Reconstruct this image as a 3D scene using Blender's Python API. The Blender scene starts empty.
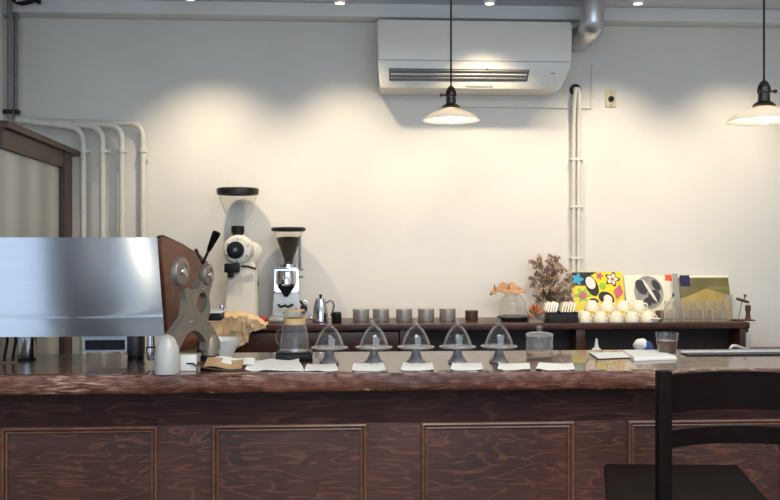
import bpy, bmesh, math, random
from mathutils import Vector, Matrix, noise
random.seed(7)
scene = bpy.context.scene
C = scene.collection
PI = math.pi

# ------------------------------------------------------------------ camera
F = 872.0; HX = 390.0; HY = 239.0; YAW = math.radians(3.2); CAMZ = 1.5
cam_d = bpy.data.cameras.new('camera'); cam = bpy.data.objects.new('camera', cam_d); C.objects.link(cam)
cam_d.sensor_fit = 'HORIZONTAL'; cam_d.sensor_width = 36.0; cam_d.lens = 36.0 * F / 780.0
cam_d.shift_y = (HY - 250.0) / 780.0
cam_d.clip_start = 0.05
cam.location = (0, 0, CAMZ); cam.rotation_euler = (PI / 2, 0, -YAW)
scene.camera = cam

def ray(px, py):
    u = (px - HX) / F; v = -(py - HY) / F
    return Vector((math.sin(YAW) + u * math.cos(YAW), math.cos(YAW) - u * math.sin(YAW), v))
def P(px, py, Y):
    d = ray(px, py); t = Y / d.y
    return Vector((d.x * t, Y, CAMZ + d.z * t))
def PX(px, Y): return P(px, 239, Y).x
def PZ(py, Y, px=390): return P(px, py, Y).z
def SC(px, Y): return Y / ray(px, 239).y / F      # metres per pixel there

# ------------------------------------------------------------------ materials
def newmat(name):
    m = bpy.data.materials.new(name); m.use_nodes = True
    nt = m.node_tree; nt.nodes.clear()
    out = nt.nodes.new('ShaderNodeOutputMaterial')
    return m, nt, out
def N(nt, t, **kw):
    n = nt.nodes.new(t)
    for k, v in kw.items():
        if k in n.inputs: n.inputs[k].default_value = v
        else: setattr(n, k, v)
    return n
def L(nt, a, b): nt.links.new(a, b)
def col(r, g, b): return (r, g, b, 1)
def s2l(r, g, b):
    f = lambda c: (c / 255 / 12.92) if c / 255 <= .04045 else ((c / 255 + .055) / 1.055) ** 2.4
    return (f(r), f(g), f(b), 1)

def plain(name, c, rough=.5, metal=0, var=.08, vscale=25, bump=0, bscale=80, spec=.5, coat=0, emit=None, estr=0, stretch=(1, 1, 1), sub=0):
    m, nt, out = newmat(name)
    b = N(nt, 'ShaderNodeBsdfPrincipled'); b.inputs['Roughness'].default_value = rough; b.inputs['Metallic'].default_value = metal
    b.inputs['Specular IOR Level'].default_value = spec; b.inputs['Coat Weight'].default_value = coat
    tc = N(nt, 'ShaderNodeTexCoord'); mp = N(nt, 'ShaderNodeMapping'); mp.inputs['Scale'].default_value = stretch
    L(nt, tc.outputs['Object'], mp.inputs['Vector'])
    n = N(nt, 'ShaderNodeTexNoise'); n.inputs['Scale'].default_value = vscale; n.inputs['Detail'].default_value = 4
    L(nt, mp.outputs[0], n.inputs['Vector'])
    r = N(nt, 'ShaderNodeValToRGB')
    r.color_ramp.elements[0].position = .3; r.color_ramp.elements[1].position = .7
    r.color_ramp.elements[0].color = tuple(x * (1 - var) for x in c[:3]) + (1,)
    r.color_ramp.elements[1].color = tuple(min(1, x * (1 + var)) for x in c[:3]) + (1,)
    L(nt, n.outputs['Fac'], r.inputs[0]); L(nt, r.outputs[0], b.inputs['Base Color'])
    if bump:
        n2 = N(nt, 'ShaderNodeTexNoise'); n2.inputs['Scale'].default_value = bscale; n2.inputs['Detail'].default_value = 5
        L(nt, mp.outputs[0], n2.inputs['Vector'])
        bp = N(nt, 'ShaderNodeBump'); bp.inputs['Strength'].default_value = bump; bp.inputs['Distance'].default_value = .01
        L(nt, n2.outputs['Fac'], bp.inputs['Height']); L(nt, bp.outputs[0], b.inputs['Normal'])
    if emit: b.inputs['Emission Color'].default_value = emit; b.inputs['Emission Strength'].default_value = estr
    if sub: b.inputs['Subsurface Weight'].default_value = sub
    L(nt, b.outputs[0], out.inputs[0])
    return m

def wood(name, dark, light, line=None, stretch=(1.2, 4, 6), lines=9, rough=.35, bump=.15, spec=.5, linefac=.6, blotch=1.0, coat=0, scuff=None):
    """stained plywood: contour-like flame grain along X plus fine fibres"""
    m, nt, out = newmat(name)
    b = N(nt, 'ShaderNodeBsdfPrincipled'); b.inputs['Specular IOR Level'].default_value = spec; b.inputs['Coat Weight'].default_value = coat
    tc = N(nt, 'ShaderNodeTexCoord'); mp = N(nt, 'ShaderNodeMapping'); mp.inputs['Scale'].default_value = stretch
    L(nt, tc.outputs['Object'], mp.inputs['Vector'])
    n1 = N(nt, 'ShaderNodeTexNoise'); n1.inputs['Scale'].default_value = 1.0; n1.inputs['Detail'].default_value = 2.5; n1.inputs['Roughness'].default_value = .55; n1.inputs['Distortion'].default_value = .5
    L(nt, mp.outputs[0], n1.inputs['Vector'])
    mul = N(nt, 'ShaderNodeMath', operation='MULTIPLY'); mul.inputs[1].default_value = lines
    L(nt, n1.outputs['Fac'], mul.inputs[0])
    fr = N(nt, 'ShaderNodeMath', operation='FRACT'); L(nt, mul.outputs[0], fr.inputs[0])
    rl = N(nt, 'ShaderNodeValToRGB'); e = rl.color_ramp.elements
    e[0].position = 0; e[0].color = (0, 0, 0, 1); e[1].position = 1; e[1].color = (0, 0, 0, 1)
    x = e.new(.70); x.color = (.10, .10, .10, 1); x = e.new(.93); x.color = (1, 1, 1, 1)
    L(nt, fr.outputs[0], rl.inputs[0])
    mp2 = N(nt, 'ShaderNodeMapping'); mp2.inputs['Scale'].default_value = (stretch[0] * 4, stretch[1] * 22, stretch[2] * 22)
    L(nt, tc.outputs['Object'], mp2.inputs['Vector'])
    n2 = N(nt, 'ShaderNodeTexNoise'); n2.inputs['Scale'].default_value = 1.5; n2.inputs['Detail'].default_value = 6
    L(nt, mp2.outputs[0], n2.inputs['Vector'])
    n3 = N(nt, 'ShaderNodeTexNoise'); n3.inputs['Scale'].default_value = 2.2 * blotch; n3.inputs['Detail'].default_value = 3
    L(nt, tc.outputs['Object'], n3.inputs['Vector'])
    add = N(nt, 'ShaderNodeMath', operation='ADD'); L(nt, n2.outputs['Fac'], add.inputs[0]); L(nt, n3.outputs['Fac'], add.inputs[1])
    half = N(nt, 'ShaderNodeMath', operation='MULTIPLY'); half.inputs[1].default_value = .5; L(nt, add.outputs[0], half.inputs[0])
    rb = N(nt, 'ShaderNodeValToRGB'); rb.color_ramp.elements[0].position = .36; rb.color_ramp.elements[1].position = .66
    rb.color_ramp.elements[0].color = dark; rb.color_ramp.elements[1].color = light
    L(nt, half.outputs[0], rb.inputs[0])
    mx = N(nt, 'ShaderNodeMix', data_type='RGBA')
    fac = N(nt, 'ShaderNodeMath', operation='MULTIPLY'); fac.inputs[1].default_value = linefac
    L(nt, rl.outputs[0], fac.inputs[0])
    f2 = N(nt, 'ShaderNodeMath', operation='MULTIPLY'); L(nt, fac.outputs[0], f2.inputs[0]); L(nt, n2.outputs['Fac'], f2.inputs[1])
    L(nt, f2.outputs[0], mx.inputs['Factor']); L(nt, rb.outputs[0], mx.inputs['A']); mx.inputs['B'].default_value = line or light
    res = mx.outputs['Result']
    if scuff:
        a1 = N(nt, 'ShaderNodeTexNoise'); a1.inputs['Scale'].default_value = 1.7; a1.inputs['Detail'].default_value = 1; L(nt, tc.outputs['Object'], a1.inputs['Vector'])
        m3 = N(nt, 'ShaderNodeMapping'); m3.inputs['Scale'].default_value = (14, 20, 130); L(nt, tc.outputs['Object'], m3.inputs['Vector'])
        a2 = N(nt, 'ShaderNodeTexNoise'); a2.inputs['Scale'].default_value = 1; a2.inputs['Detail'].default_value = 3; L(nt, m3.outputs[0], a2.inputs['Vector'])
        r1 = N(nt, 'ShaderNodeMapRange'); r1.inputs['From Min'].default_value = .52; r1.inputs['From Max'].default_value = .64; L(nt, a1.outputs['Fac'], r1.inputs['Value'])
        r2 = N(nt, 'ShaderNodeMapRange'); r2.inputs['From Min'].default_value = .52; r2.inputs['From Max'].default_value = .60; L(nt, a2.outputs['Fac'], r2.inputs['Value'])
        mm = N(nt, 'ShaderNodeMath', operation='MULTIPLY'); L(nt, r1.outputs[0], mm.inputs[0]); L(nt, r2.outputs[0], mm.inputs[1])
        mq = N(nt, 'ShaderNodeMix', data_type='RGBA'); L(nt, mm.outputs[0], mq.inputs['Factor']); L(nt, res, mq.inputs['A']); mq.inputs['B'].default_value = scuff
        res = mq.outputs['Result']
    L(nt, res, b.inputs['Base Color'])
    rr = N(nt, 'ShaderNodeMapRange'); rr.inputs['To Min'].default_value = max(.03, rough - .08); rr.inputs['To Max'].default_value = rough + .1
    L(nt, n2.outputs['Fac'], rr.inputs['Value']); L(nt, rr.outputs[0], b.inputs['Roughness'])
    if bump:
        bp = N(nt, 'ShaderNodeBump'); bp.inputs['Strength'].default_value = bump; bp.inputs['Distance'].default_value = .004
        L(nt, n2.outputs['Fac'], bp.inputs['Height']); L(nt, bp.outputs[0], b.inputs['Normal'])
    L(nt, b.outputs[0], out.inputs[0])
    return m

def thin_glass(name, tint=(.97, .97, .96), fr=.22, milk=.03, rough=.03):
    m, nt, out = newmat(name)
    tr = N(nt, 'ShaderNodeBsdfTransparent'); tr.inputs['Color'].default_value = tint + (1,)
    gl = N(nt, 'ShaderNodeBsdfGlossy'); gl.inputs['Roughness'].default_value = rough
    df = N(nt, 'ShaderNodeBsdfDiffuse'); df.inputs['Color'].default_value = (.85, .85, .83, 1)
    lw = N(nt, 'ShaderNodeLayerWeight'); lw.inputs['Blend'].default_value = .5
    pw = N(nt, 'ShaderNodeMath', operation='POWER'); pw.inputs[1].default_value = 3.2; L(nt, lw.outputs['Facing'], pw.inputs[0])
    fm = N(nt, 'ShaderNodeMath', operation='MULTIPLY_ADD'); fm.inputs[1].default_value = fr * 2.2; fm.inputs[2].default_value = .03; L(nt, pw.outputs[0], fm.inputs[0])
    mil = N(nt, 'ShaderNodeMixShader')
    pe = N(nt, 'ShaderNodeMath', operation='POWER'); pe.inputs[1].default_value = 5; L(nt, lw.outputs['Facing'], pe.inputs[0])
    me_ = N(nt, 'ShaderNodeMath', operation='MULTIPLY_ADD'); me_.inputs[1].default_value = .55; me_.inputs[2].default_value = milk; L(nt, pe.outputs[0], me_.inputs[0]); L(nt, me_.outputs[0], mil.inputs[0])  # white diffuse near grazing angles stands for light caught by edges
    L(nt, tr.outputs[0], mil.inputs[1]); L(nt, df.outputs[0], mil.inputs[2])
    mx = N(nt, 'ShaderNodeMixShader')
    L(nt, fm.outputs[0], mx.inputs[0]); L(nt, mil.outputs[0], mx.inputs[1]); L(nt, gl.outputs[0], mx.inputs[2])
    L(nt, mx.outputs[0], out.inputs[0])
    return m

M = {}
M['wall'] = plain('plaster', s2l(228, 224, 216), rough=.9, var=.035, vscale=2.2, bump=.12, bscale=14, spec=.1)
M['ceil'] = plain('ceiling_paint', s2l(214, 218, 224), rough=.9, var=.03, vscale=4, spec=.1)
M['beam'] = plain('beam_paint', s2l(232, 230, 226), rough=.85, var=.03, vscale=4, spec=.1)
M['floor'] = wood('floor_wood', s2l(50, 34, 26), s2l(92, 64, 46), s2l(110, 80, 60), rough=.4)
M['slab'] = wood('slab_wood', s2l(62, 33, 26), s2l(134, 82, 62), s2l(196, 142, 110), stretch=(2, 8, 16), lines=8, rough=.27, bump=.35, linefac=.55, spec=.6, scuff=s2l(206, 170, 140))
M['slabtop'] = wood('slab_top_wood', s2l(66, 42, 34), s2l(122, 86, 68), s2l(150, 112, 90), stretch=(1.2, 7, 7), lines=6, rough=.25, bump=.03, linefac=.3, coat=.45, spec=.8)
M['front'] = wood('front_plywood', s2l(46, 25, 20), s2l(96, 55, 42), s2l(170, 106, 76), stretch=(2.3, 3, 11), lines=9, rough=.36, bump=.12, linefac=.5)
M['shaded_ply'] = wood('shaded_plywood', s2l(32, 19, 19), s2l(68, 41, 35), s2l(104, 68, 56), stretch=(1.8, 3, 9), lines=6, rough=.42, bump=.1, linefac=.6, spec=.1)  # shadow of the slab overhang put into a darker plywood
M['mould'] = wood('moulding_wood', s2l(84, 52, 40), s2l(132, 90, 68), s2l(150, 105, 80), stretch=(3, 3, 6), lines=5, rough=.33, linefac=.3)
M['shelf'] = wood('shelf_wood', s2l(42, 24, 20), s2l(84, 50, 38), s2l(112, 68, 50), stretch=(1.5, 6, 8), lines=6, rough=.33, linefac=.4)
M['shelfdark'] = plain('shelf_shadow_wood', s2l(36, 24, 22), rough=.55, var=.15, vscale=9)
M['blackwood'] = plain('black_wood', s2l(21, 12, 10), rough=.55, var=.25, vscale=14, stretch=(1, 1, 4), spec=.06)
M['machwood'] = wood('machine_wood', s2l(70, 36, 24), s2l(138, 82, 56), s2l(168, 108, 76), stretch=(4, 4, 16), lines=5, rough=.4, linefac=.5)
M['doorwood'] = wood('door_wood', s2l(48, 28, 26), s2l(82, 52, 46), s2l(96, 62, 54), stretch=(2, 2, 2), lines=4, rough=.45, linefac=.3)
M['pipe'] = plain('pipe_paint', s2l(222, 218, 206), rough=.45, var=.04)
M['greypipe'] = plain('grey_conduit', s2l(128, 128, 132), rough=.45, var=.08)
M['black'] = plain('black_plastic', s2l(24, 23, 24), rough=.42, var=.1, spec=.25)
M['blackmetal'] = plain('blackened_metal', s2l(48, 42, 40), rough=.35, metal=.6, var=.15)
M['ac'] = plain('ac_plastic', s2l(232, 228, 216), rough=.28, var=.015, vscale=6)
M['acdark'] = plain('ac_louvre_dark', s2l(96, 94, 92), rough=.5, var=.05)
M['acgrey'] = plain('ac_grey', s2l(150, 148, 144), rough=.5, var=.04)
M['seam'] = plain('seam_grey', s2l(176, 172, 164), rough=.6, var=.03)
M['duct'] = plain('duct_metal', s2l(205, 205, 206), rough=.34, metal=.85, var=.08, vscale=12)
M['tapsteel'] = plain('satin_steel', s2l(214, 212, 210), rough=.35, metal=.4, var=.04)
M['chrome'] = plain('polished_steel', s2l(206, 206, 208), rough=.16, metal=1, var=.05, vscale=20)
M['brush'] = plain('brushed_steel', s2l(196, 190, 180), rough=.36, metal=.7, var=.08, vscale=30, stretch=(1, 1, 8))
M['glaze'] = plain('grey_glaze', s2l(128, 124, 124), rough=.22, metal=.25, var=.12, vscale=30)
M['pewter'] = plain('pewter_metal', s2l(120, 118, 120), rough=.38, metal=.85, var=.12, vscale=30)
M['cast'] = plain('cast_grey_metal', s2l(140, 128, 115), rough=.42, metal=.55, var=.06, vscale=30)
M['footgrey'] = plain('foot_light_grey', s2l(196, 190, 182), rough=.45, metal=.2, var=.04)
M['white'] = plain('white_enamel', s2l(234, 231, 222), rough=.4, var=.02)
M['grinder'] = plain('grinder_white', s2l(222, 217, 204), rough=.38, var=.03, spec=.4)
M['paper'] = plain('paper_white', s2l(240, 236, 224), rough=.8, var=.02, bump=.2, bscale=40, spec=.2)
M['kraft'] = plain('kraft_paper', s2l(190, 154, 112), rough=.8, var=.15, vscale=20, bump=.4, bscale=40, spec=.2)
M['kraftdark'] = plain('brown_leather', s2l(92, 60, 42), rough=.6, var=.15)
M['bag'] = plain('brown_bag', s2l(208, 178, 138), rough=.8, var=.22, vscale=16, bump=.6, bscale=30, spec=.2)
M['red'] = plain('red_paint', s2l(190, 52, 44), rough=.5, var=.1)
M['collar'] = plain('pale_wood_collar', s2l(206, 172, 122), rough=.5, var=.15, vscale=30, stretch=(1, 1, 6))
M['cup'] = plain('cream_china', s2l(240, 232, 208), rough=.3, var=.02, coat=.3)
M['beans'] = plain('coffee_beans', s2l(58, 36, 26), rough=.5, var=.5, vscale=120, bump=.8, bscale=140)
M['leafbrown'] = plain('dried_leaf', s2l(172, 130, 98), rough=.75, var=.25, vscale=18)
M['petal'] = plain('orange_petal', s2l(198, 118, 62), rough=.7, var=.25, vscale=30)
M['dry1'] = plain('dried_bloom_brown', s2l(150, 120, 102), rough=.85, var=.3, vscale=60)
M['dry2'] = plain('dried_bloom_pale', s2l(206, 184, 160), rough=.85, var=.25, vscale=60)
M['dry3'] = plain('dried_bloom_mauve', s2l(126, 98, 94), rough=.85, var=.3, vscale=60)
M['stem'] = plain('dried_stem', s2l(120, 100, 74), rough=.85, var=.2)
M['drink'] = plain('brown_drink', s2l(88, 58, 44), rough=.2, var=.1)
M['blue'] = plain('blue_fabric', s2l(44, 72, 132), rough=.8, var=.1)
M['cloth'] = plain('white_cloth', s2l(236, 236, 238), rough=.85, var=.03, bump=.3, bscale=30)
M['album_yellow'] = plain('album_yellow', s2l(236, 208, 40), rough=.35, var=.12, vscale=14)
M['a_black'] = plain('print_black', s2l(30, 26, 30), rough=.35, var=.2)
M['a_cyan'] = plain('print_cyan', s2l(60, 160, 190), rough=.35, var=.12)
M['a_pink'] = plain('print_pink', s2l(196, 96, 120), rough=.35, var=.15)
M['a_green'] = plain('print_green', s2l(150, 190, 50), rough=.35, var=.15)
M['a_white'] = plain('print_white', s2l(226, 220, 210), rough=.35, var=.06)
M['a_grey'] = plain('print_grey', s2l(150, 148, 144), rough=.35, var=.35, vscale=18)
M['a_dark'] = plain('print_dark_grey', s2l(62, 58, 58), rough=.35, var=.3, vscale=40)
M['a_orange'] = plain('print_orange', s2l(226, 96, 48), rough=.4, var=.05)
M['a_blue'] = plain('print_blue', s2l(40, 36, 78), rough=.4, var=.1)
M['a_olive'] = plain('print_olive', s2l(116, 108, 66), rough=.35, var=.28, vscale=7)
M['a_straw'] = plain('print_straw', s2l(176, 152, 88), rough=.35, var=.15, vscale=12)
M['sleeve'] = plain('album_card', s2l(232, 224, 204), rough=.4, var=.03)
M['socket'] = plain('socket_beige', s2l(206, 198, 168), rough=.45, var=.04)
M['bulb'] = plain('lit_bulb', s2l(255, 230, 190), emit=s2l(255, 226, 190), estr=8)
M['spotlens'] = plain('spot_lens', s2l(255, 240, 220), emit=s2l(255, 226, 190), estr=12)
M['bluesteel'] = plain('steel_tray', s2l(186, 196, 204), rough=.2, metal=1, var=.06)
M['glass'] = thin_glass('clear_glass', tint=(.985, .985, .98), milk=.01)
M['glass2'] = thin_glass('clear_tumbler_glass', fr=.3, milk=.02)
M['glassdome'] = thin_glass('dome_glass', tint=(.985, .985, .985), fr=.26, milk=.004)
M['glasspink'] = thin_glass('glint_glass', tint=(.96, .95, .93), fr=.3, milk=.06)  # extra white mixed in as painted sparkle

# opal glass shade
m, nt, out = newmat('opal_glass')
d = N(nt, 'ShaderNodeBsdfPrincipled'); d.inputs['Base Color'].default_value = s2l(240, 234, 222); d.inputs['Roughness'].default_value = .25
t = N(nt, 'ShaderNodeBsdfTranslucent'); t.inputs['Color'].default_value = s2l(252, 246, 236)
mx = N(nt, 'ShaderNodeMixShader'); mx.inputs[0].default_value = .72
L(nt, d.outputs[0], mx.inputs[1]); L(nt, t.outputs[0], mx.inputs[2]); L(nt, mx.outputs[0], out.inputs[0])
M['opal'] = m
# frosted pale glass of the sliding door, with soft vertical stripes
m, nt, out = newmat('reeded_glass')
b = N(nt, 'ShaderNodeBsdfPrincipled'); b.inputs['Roughness'].default_value = .45
tc = N(nt, 'ShaderNodeTexCoord'); w = N(nt, 'ShaderNodeTexWave', bands_direction='Y'); w.inputs['Scale'].default_value = .9; w.inputs['Distortion'].default_value = .6
L(nt, tc.outputs['Object'], w.inputs['Vector'])
r = N(nt, 'ShaderNodeValToRGB'); r.color_ramp.elements[0].color = s2l(176, 176, 166); r.color_ramp.elements[1].color = s2l(206, 205, 194)
L(nt, w.outputs['Fac'], r.inputs[0]); L(nt, r.outputs[0], b.inputs['Base Color']); L(nt, b.outputs[0], out.inputs[0])
M['reeded'] = m
# brushed stainless with anisotropy for the machine's back panel
m, nt, out = newmat('machine_steel')
b = N(nt, 'ShaderNodeBsdfPrincipled'); b.inputs['Metallic'].default_value = 1; b.inputs['Roughness'].default_value = .17
b.inputs['Anisotropic'].default_value = .9; b.inputs['Anisotropic Rotation'].default_value = .28
tg = N(nt, 'ShaderNodeTangent', direction_type='RADIAL', axis='Z'); L(nt, tg.outputs[0], b.inputs['Tangent'])
tc = N(nt, 'ShaderNodeTexCoord'); mp = N(nt, 'ShaderNodeMapping'); mp.inputs['Scale'].default_value = (2, 2, 160)
L(nt, tc.outputs['Object'], mp.inputs['Vector']); n = N(nt, 'ShaderNodeTexNoise'); n.inputs['Scale'].default_value = 1; n.inputs['Detail'].default_value = 3
L(nt, mp.outputs[0], n.inputs['Vector']); r = N(nt, 'ShaderNodeValToRGB'); r.color_ramp.elements[0].color = s2l(194, 198, 204); r.color_ramp.elements[1].color = s2l(206, 209, 214)
L(nt, n.outputs['Fac'], r.inputs[0]); L(nt, r.outputs[0], b.inputs['Base Color']); L(nt, b.outputs[0], out.inputs[0])
M['steel'] = m

# ------------------------------------------------------------------ mesh helpers
class MB:
    def __init__(s): s.bm = bmesh.new()
    def box(s, a, b, bev=0):
        a, b = Vector(a), Vector(b)
        c = (a + b) / 2; d = b - a
        r = bmesh.ops.create_cube(s.bm, size=1, matrix=Matrix.Translation(c) @ Matrix.Diagonal((abs(d.x), abs(d.y), abs(d.z), 1)))
        if bev:
            es = list({e for v in r['verts'] for e in v.link_edges})
            bmesh.ops.bevel(s.bm, geom=es, offset=bev, segments=2, affect='EDGES', profile=.6)
        return s
    def obox(s, c, ax, ay, az, bev=0):
        """box by centre and three half-extent vectors"""
        mt = Matrix.Identity(4)
        for i, v in enumerate((Vector(ax), Vector(ay), Vector(az))):
            for j in range(3): mt[j][i] = v[j] * 2
        mt.translation = Vector(c)
        r = bmesh.ops.create_cube(s.bm, size=1, matrix=mt)
        if bev:
            es = list({e for v in r['verts'] for e in v.link_edges})
            bmesh.ops.bevel(s.bm, geom=es, offset=bev, segments=2, affect='EDGES', profile=.6)
        return s
    def lathe(s, prof, c=(0, 0, 0), seg=40, axis=(0, 0, 1), cap=True, wob=None):
        """revolve (r, h) pairs about an axis through c"""
        q = Vector((0, 0, 1)).rotation_difference(Vector(axis).normalized()); c = Vector(c); rings = []
        for (r, h) in prof:
            if r < 1e-5: rings.append([s.bm.verts.new(c + q @ Vector((0, 0, h)))])
            else:
                rings.append([s.bm.verts.new(c + q @ Vector((r * (wob(a, h) if wob else 1) * math.cos(a), r * (wob(a, h) if wob else 1) * math.sin(a), h)))
                              for a in (2 * PI * k / seg for k in range(seg))])
        for A, B in zip(rings, rings[1:]):
            if len(A) == 1 and len(B) == 1: continue
            for k in range(seg):
                k2 = (k + 1) % seg
                if len(A) == 1: s.bm.faces.new((A[0], B[k2], B[k]))
                elif len(B) == 1: s.bm.faces.new((A[k], A[k2], B[0]))
                else: s.bm.faces.new((A[k], A[k2], B[k2], B[k]))
        if cap:
            for R_ in (rings[0], rings[-1]):
                if len(R_) > 1:
                    try: s.bm.faces.new(R_)
                    except ValueError: pass
        return s
    def tube(s, pts, r, seg=12, closed=False):
        pts = [Vector(p) for p in pts]; n = len(pts)
        rr = r if isinstance(r, (list, tuple)) else [r] * n
        rings = []; up = None
        for i, p in enumerate(pts):
            a = pts[i - 1] if (i > 0 or closed) else p; b = pts[(i + 1) % n] if (i < n - 1 or closed) else p
            t = (b - a).normalized()
            if up is None:
                up = t.orthogonal().normalized()
            up = (up - t * up.dot(t))
            up = up.normalized() if up.length > 1e-6 else t.orthogonal().normalized()
            sd = t.cross(up)
            rings.append([s.bm.verts.new(p + (up * math.cos(2 * PI * k / seg) + sd * math.sin(2 * PI * k / seg)) * rr[i]) for k in range(seg)])
        prs = list(zip(rings, rings[1:])) + ([(rings[-1], rings[0])] if closed else [])
        for A, B in prs:
            for k in range(seg):
                k2 = (k + 1) % seg; s.bm.faces.new((A[k], A[k2], B[k2], B[k]))
        if not closed:
            s.bm.faces.new(rings[0]); s.bm.faces.new(list(reversed(rings[-1])))
        return s
    def prism(s, poly, off, bev=0):
        """planar polygon of 3-D points extruded by a vector"""
        off = Vector(off)
        A = [s.bm.verts.new(Vector(p)) for p in poly]; B = [s.bm.verts.new(Vector(p) + off) for p in poly]
        n = len(A); fs = [s.bm.faces.new(A), s.bm.faces.new(list(reversed(B)))]
        for k in range(n): fs.append(s.bm.faces.new((A[k], B[k], B[(k + 1) % n], A[(k + 1) % n])))
        if bev:
            es = list({e for v in A for e in v.link_edges if e.other_vert(v) in A} | {e for v in B for e in v.link_edges if e.other_vert(v) in B})
            bmesh.ops.bevel(s.bm, geom=es, offset=bev, segments=2, affect='EDGES')
        return s
    def blob(s, c, r, sx=1, sy=1, sz=1, sub=2, n=0, ns=20, seed=0):
        rr = bmesh.ops.create_icosphere(s.bm, subdivisions=sub, radius=1)
        c = Vector(c)
        for v in rr['verts']:
            k = 1 + n * noise.noise(v.co * ns * .1 + Vector((seed * 3.1, seed, 7)))
            v.co = Vector((v.co.x * sx, v.co.y * sy, v.co.z * sz)) * r * k + c
        return s
    def grid(s, fn, nu, nv):
        g = [[s.bm.verts.new(Vector(fn(i / nu, j / nv))) for j in range(nv + 1)] for i in range(nu + 1)]
        for i in range(nu):
            for j in range(nv): s.bm.faces.new((g[i][j], g[i + 1][j], g[i + 1][j + 1], g[i][j + 1]))
        return s
    def mesh(s, name, angle=38, recalc=True):
        if recalc: bmesh.ops.recalc_face_normals(s.bm, faces=s.bm.faces)
        me = bpy.data.meshes.new(name); s.bm.to_mesh(me); s.bm.free()
        me.polygons.foreach_set('use_smooth', [True] * len(me.polygons))
        me.set_sharp_from_angle(angle=math.radians(angle)); me.update()
        return me

def obj(name, mb, mat, parent=None, label=None, origin=None, angle=38):
    """link one mesh object; coordinates are world (or parent-local); origin recentres the object"""
    o = bpy.data.objects.new(name, mb.mesh(name, angle)); C.objects.link(o)
    o.data.materials.append(M[mat] if isinstance(mat, str) else mat)
    if origin is not None:
        o.data.transform(Matrix.Translation(-Vector(origin))); o.location = origin
    if parent is not None: o.parent = parent
    if label: o['label'] = label
    return o
def tag(o, label, cat, group=None):
    o['label'] = label; o['category'] = cat
    if group: o['group'] = group
    return o
def thing(name, label, cat, loc=(0, 0, 0), group=None, rz=0):
    o = bpy.data.objects.new(name, None); C.objects.link(o); o.location = loc; o.rotation_euler = (0, 0, rz)
    o.empty_display_size = .1
    return tag(o, label, cat, group)
def struct(name, mb, mat, parent=None):
    o = obj(name, mb, mat, parent)
    if parent is None: o['kind'] = 'structure'
    return o
def dup(root, loc, label, group=None, rz=None):
    r = root.copy(); C.objects.link(r); r.location = loc
    if rz is not None: r.rotation_euler = (0, 0, rz)
    r['label'] = label
    if group: r['group'] = group
    for ch in list(root.children):
        c = ch.copy(); C.objects.link(c); c.parent = r
        for g in list(ch.children):
            d = g.copy(); C.objects.link(d); d.parent = c
    return r
ORD = ['first', 'second', 'third', 'fourth', 'fifth', 'sixth', 'seventh', 'eighth', 'ninth', 'tenth', 'eleventh', 'twelfth']
def arc(c, r, a0, a1, n, u, v):
    c, u, v = Vector(c), Vector(u), Vector(v)
    return [c + (u * math.cos(a0 + (a1 - a0) * k / n) + v * math.sin(a0 + (a1 - a0) * k / n)) * r for k in range(n + 1)]

# ------------------------------------------------------------------ room shell
WY = 5.13; XL = -1.86; XR = 3.3; YF = -3.2; ZC = 2.85
struct('floor', MB().box((XL - .1, YF - .1, -.06), (XR + .1, WY + .1, 0)), 'floor')
struct('ceiling', MB().box((XL - .1, YF - .1, ZC), (XR + .1, WY + .1, ZC + .08)), 'ceil')
struct('wall_back', MB().box((XL - .1, WY, 0), (XR + .1, WY + .1, ZC)), 'wall')
wl = MB(); LW = ((-2.7, -.42), (.92, 2.5)); LZ0, LZ1 = .45, 2.3
wl.box((XL - .1, YF, 0), (XL, WY, LZ0)); wl.box((XL - .1, YF, LZ1), (XL, WY, ZC))
for a, b_ in ((YF, LW[0][0]), (LW[0][1], LW[1][0]), (LW[1][1], WY)): wl.box((XL - .1, a, LZ0), (XL, b_, LZ1))
struct('wall_left', wl, 'wall')
for i, (a, b_) in enumerate(LW):
    w = MB()
    for y in (a + .025, b_ - .025): w.box((XL - .08, y - .025, LZ0), (XL - .03, y + .025, LZ1))
    for z in (LZ0 + .025, LZ1 - .025): w.box((XL - .078, a, z - .025), (XL - .032, b_, z + .025))
    struct('window_%d' % (i + 3), w, 'doorwood')
struct('wall_right', MB().box((XR, YF, 0), (XR + .1, WY, ZC)), 'wall')
# shop front behind the camera: piers, sill and lintel round two wide window openings
wf = MB()
wf.box((XL - .1, YF - .1, 0), (XR + .1, YF, .35)); wf.box((XL - .1, YF - .1, 2.45), (XR + .1, YF, ZC))
for a, b_ in ((XL - .1, XL + .25), (.55, 1.0), (XR - .25, XR + .1)): wf.box((a, YF - .1, .35), (b_, YF, 2.45))
struct('wall_front', wf, 'beam')
for i, (a, b_) in enumerate(((XL + .25, .55), (1.0, XR - .25))):
    w = MB()
    for x in (a + .03, (a + b_) / 2, b_ - .03): w.box((x - .03, YF - .07, .35), (x + .03, YF - .02, 2.45))
    for z in (.38, 1.75, 2.42): w.box((a, YF - .065, z - .03), (b_, YF - .025, z + .03))
    struct('window_%d' % (i + 1), w, 'doorwood')
struct('added_dark_column', MB().box((XL + .001, LW[0][1] + .04, 0), (XL + .06, LW[1][0] - .04, ZC - .001), bev=.005), 'doorwood')  # unseen dark column added to reflect as a dark zone in the steel
zb0 = PZ(17.5, 5.0); 
struct('trim_1', MB().box((XL, 4.99, zb0), (XR, WY, ZC), bev=.008), 'beam')

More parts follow.
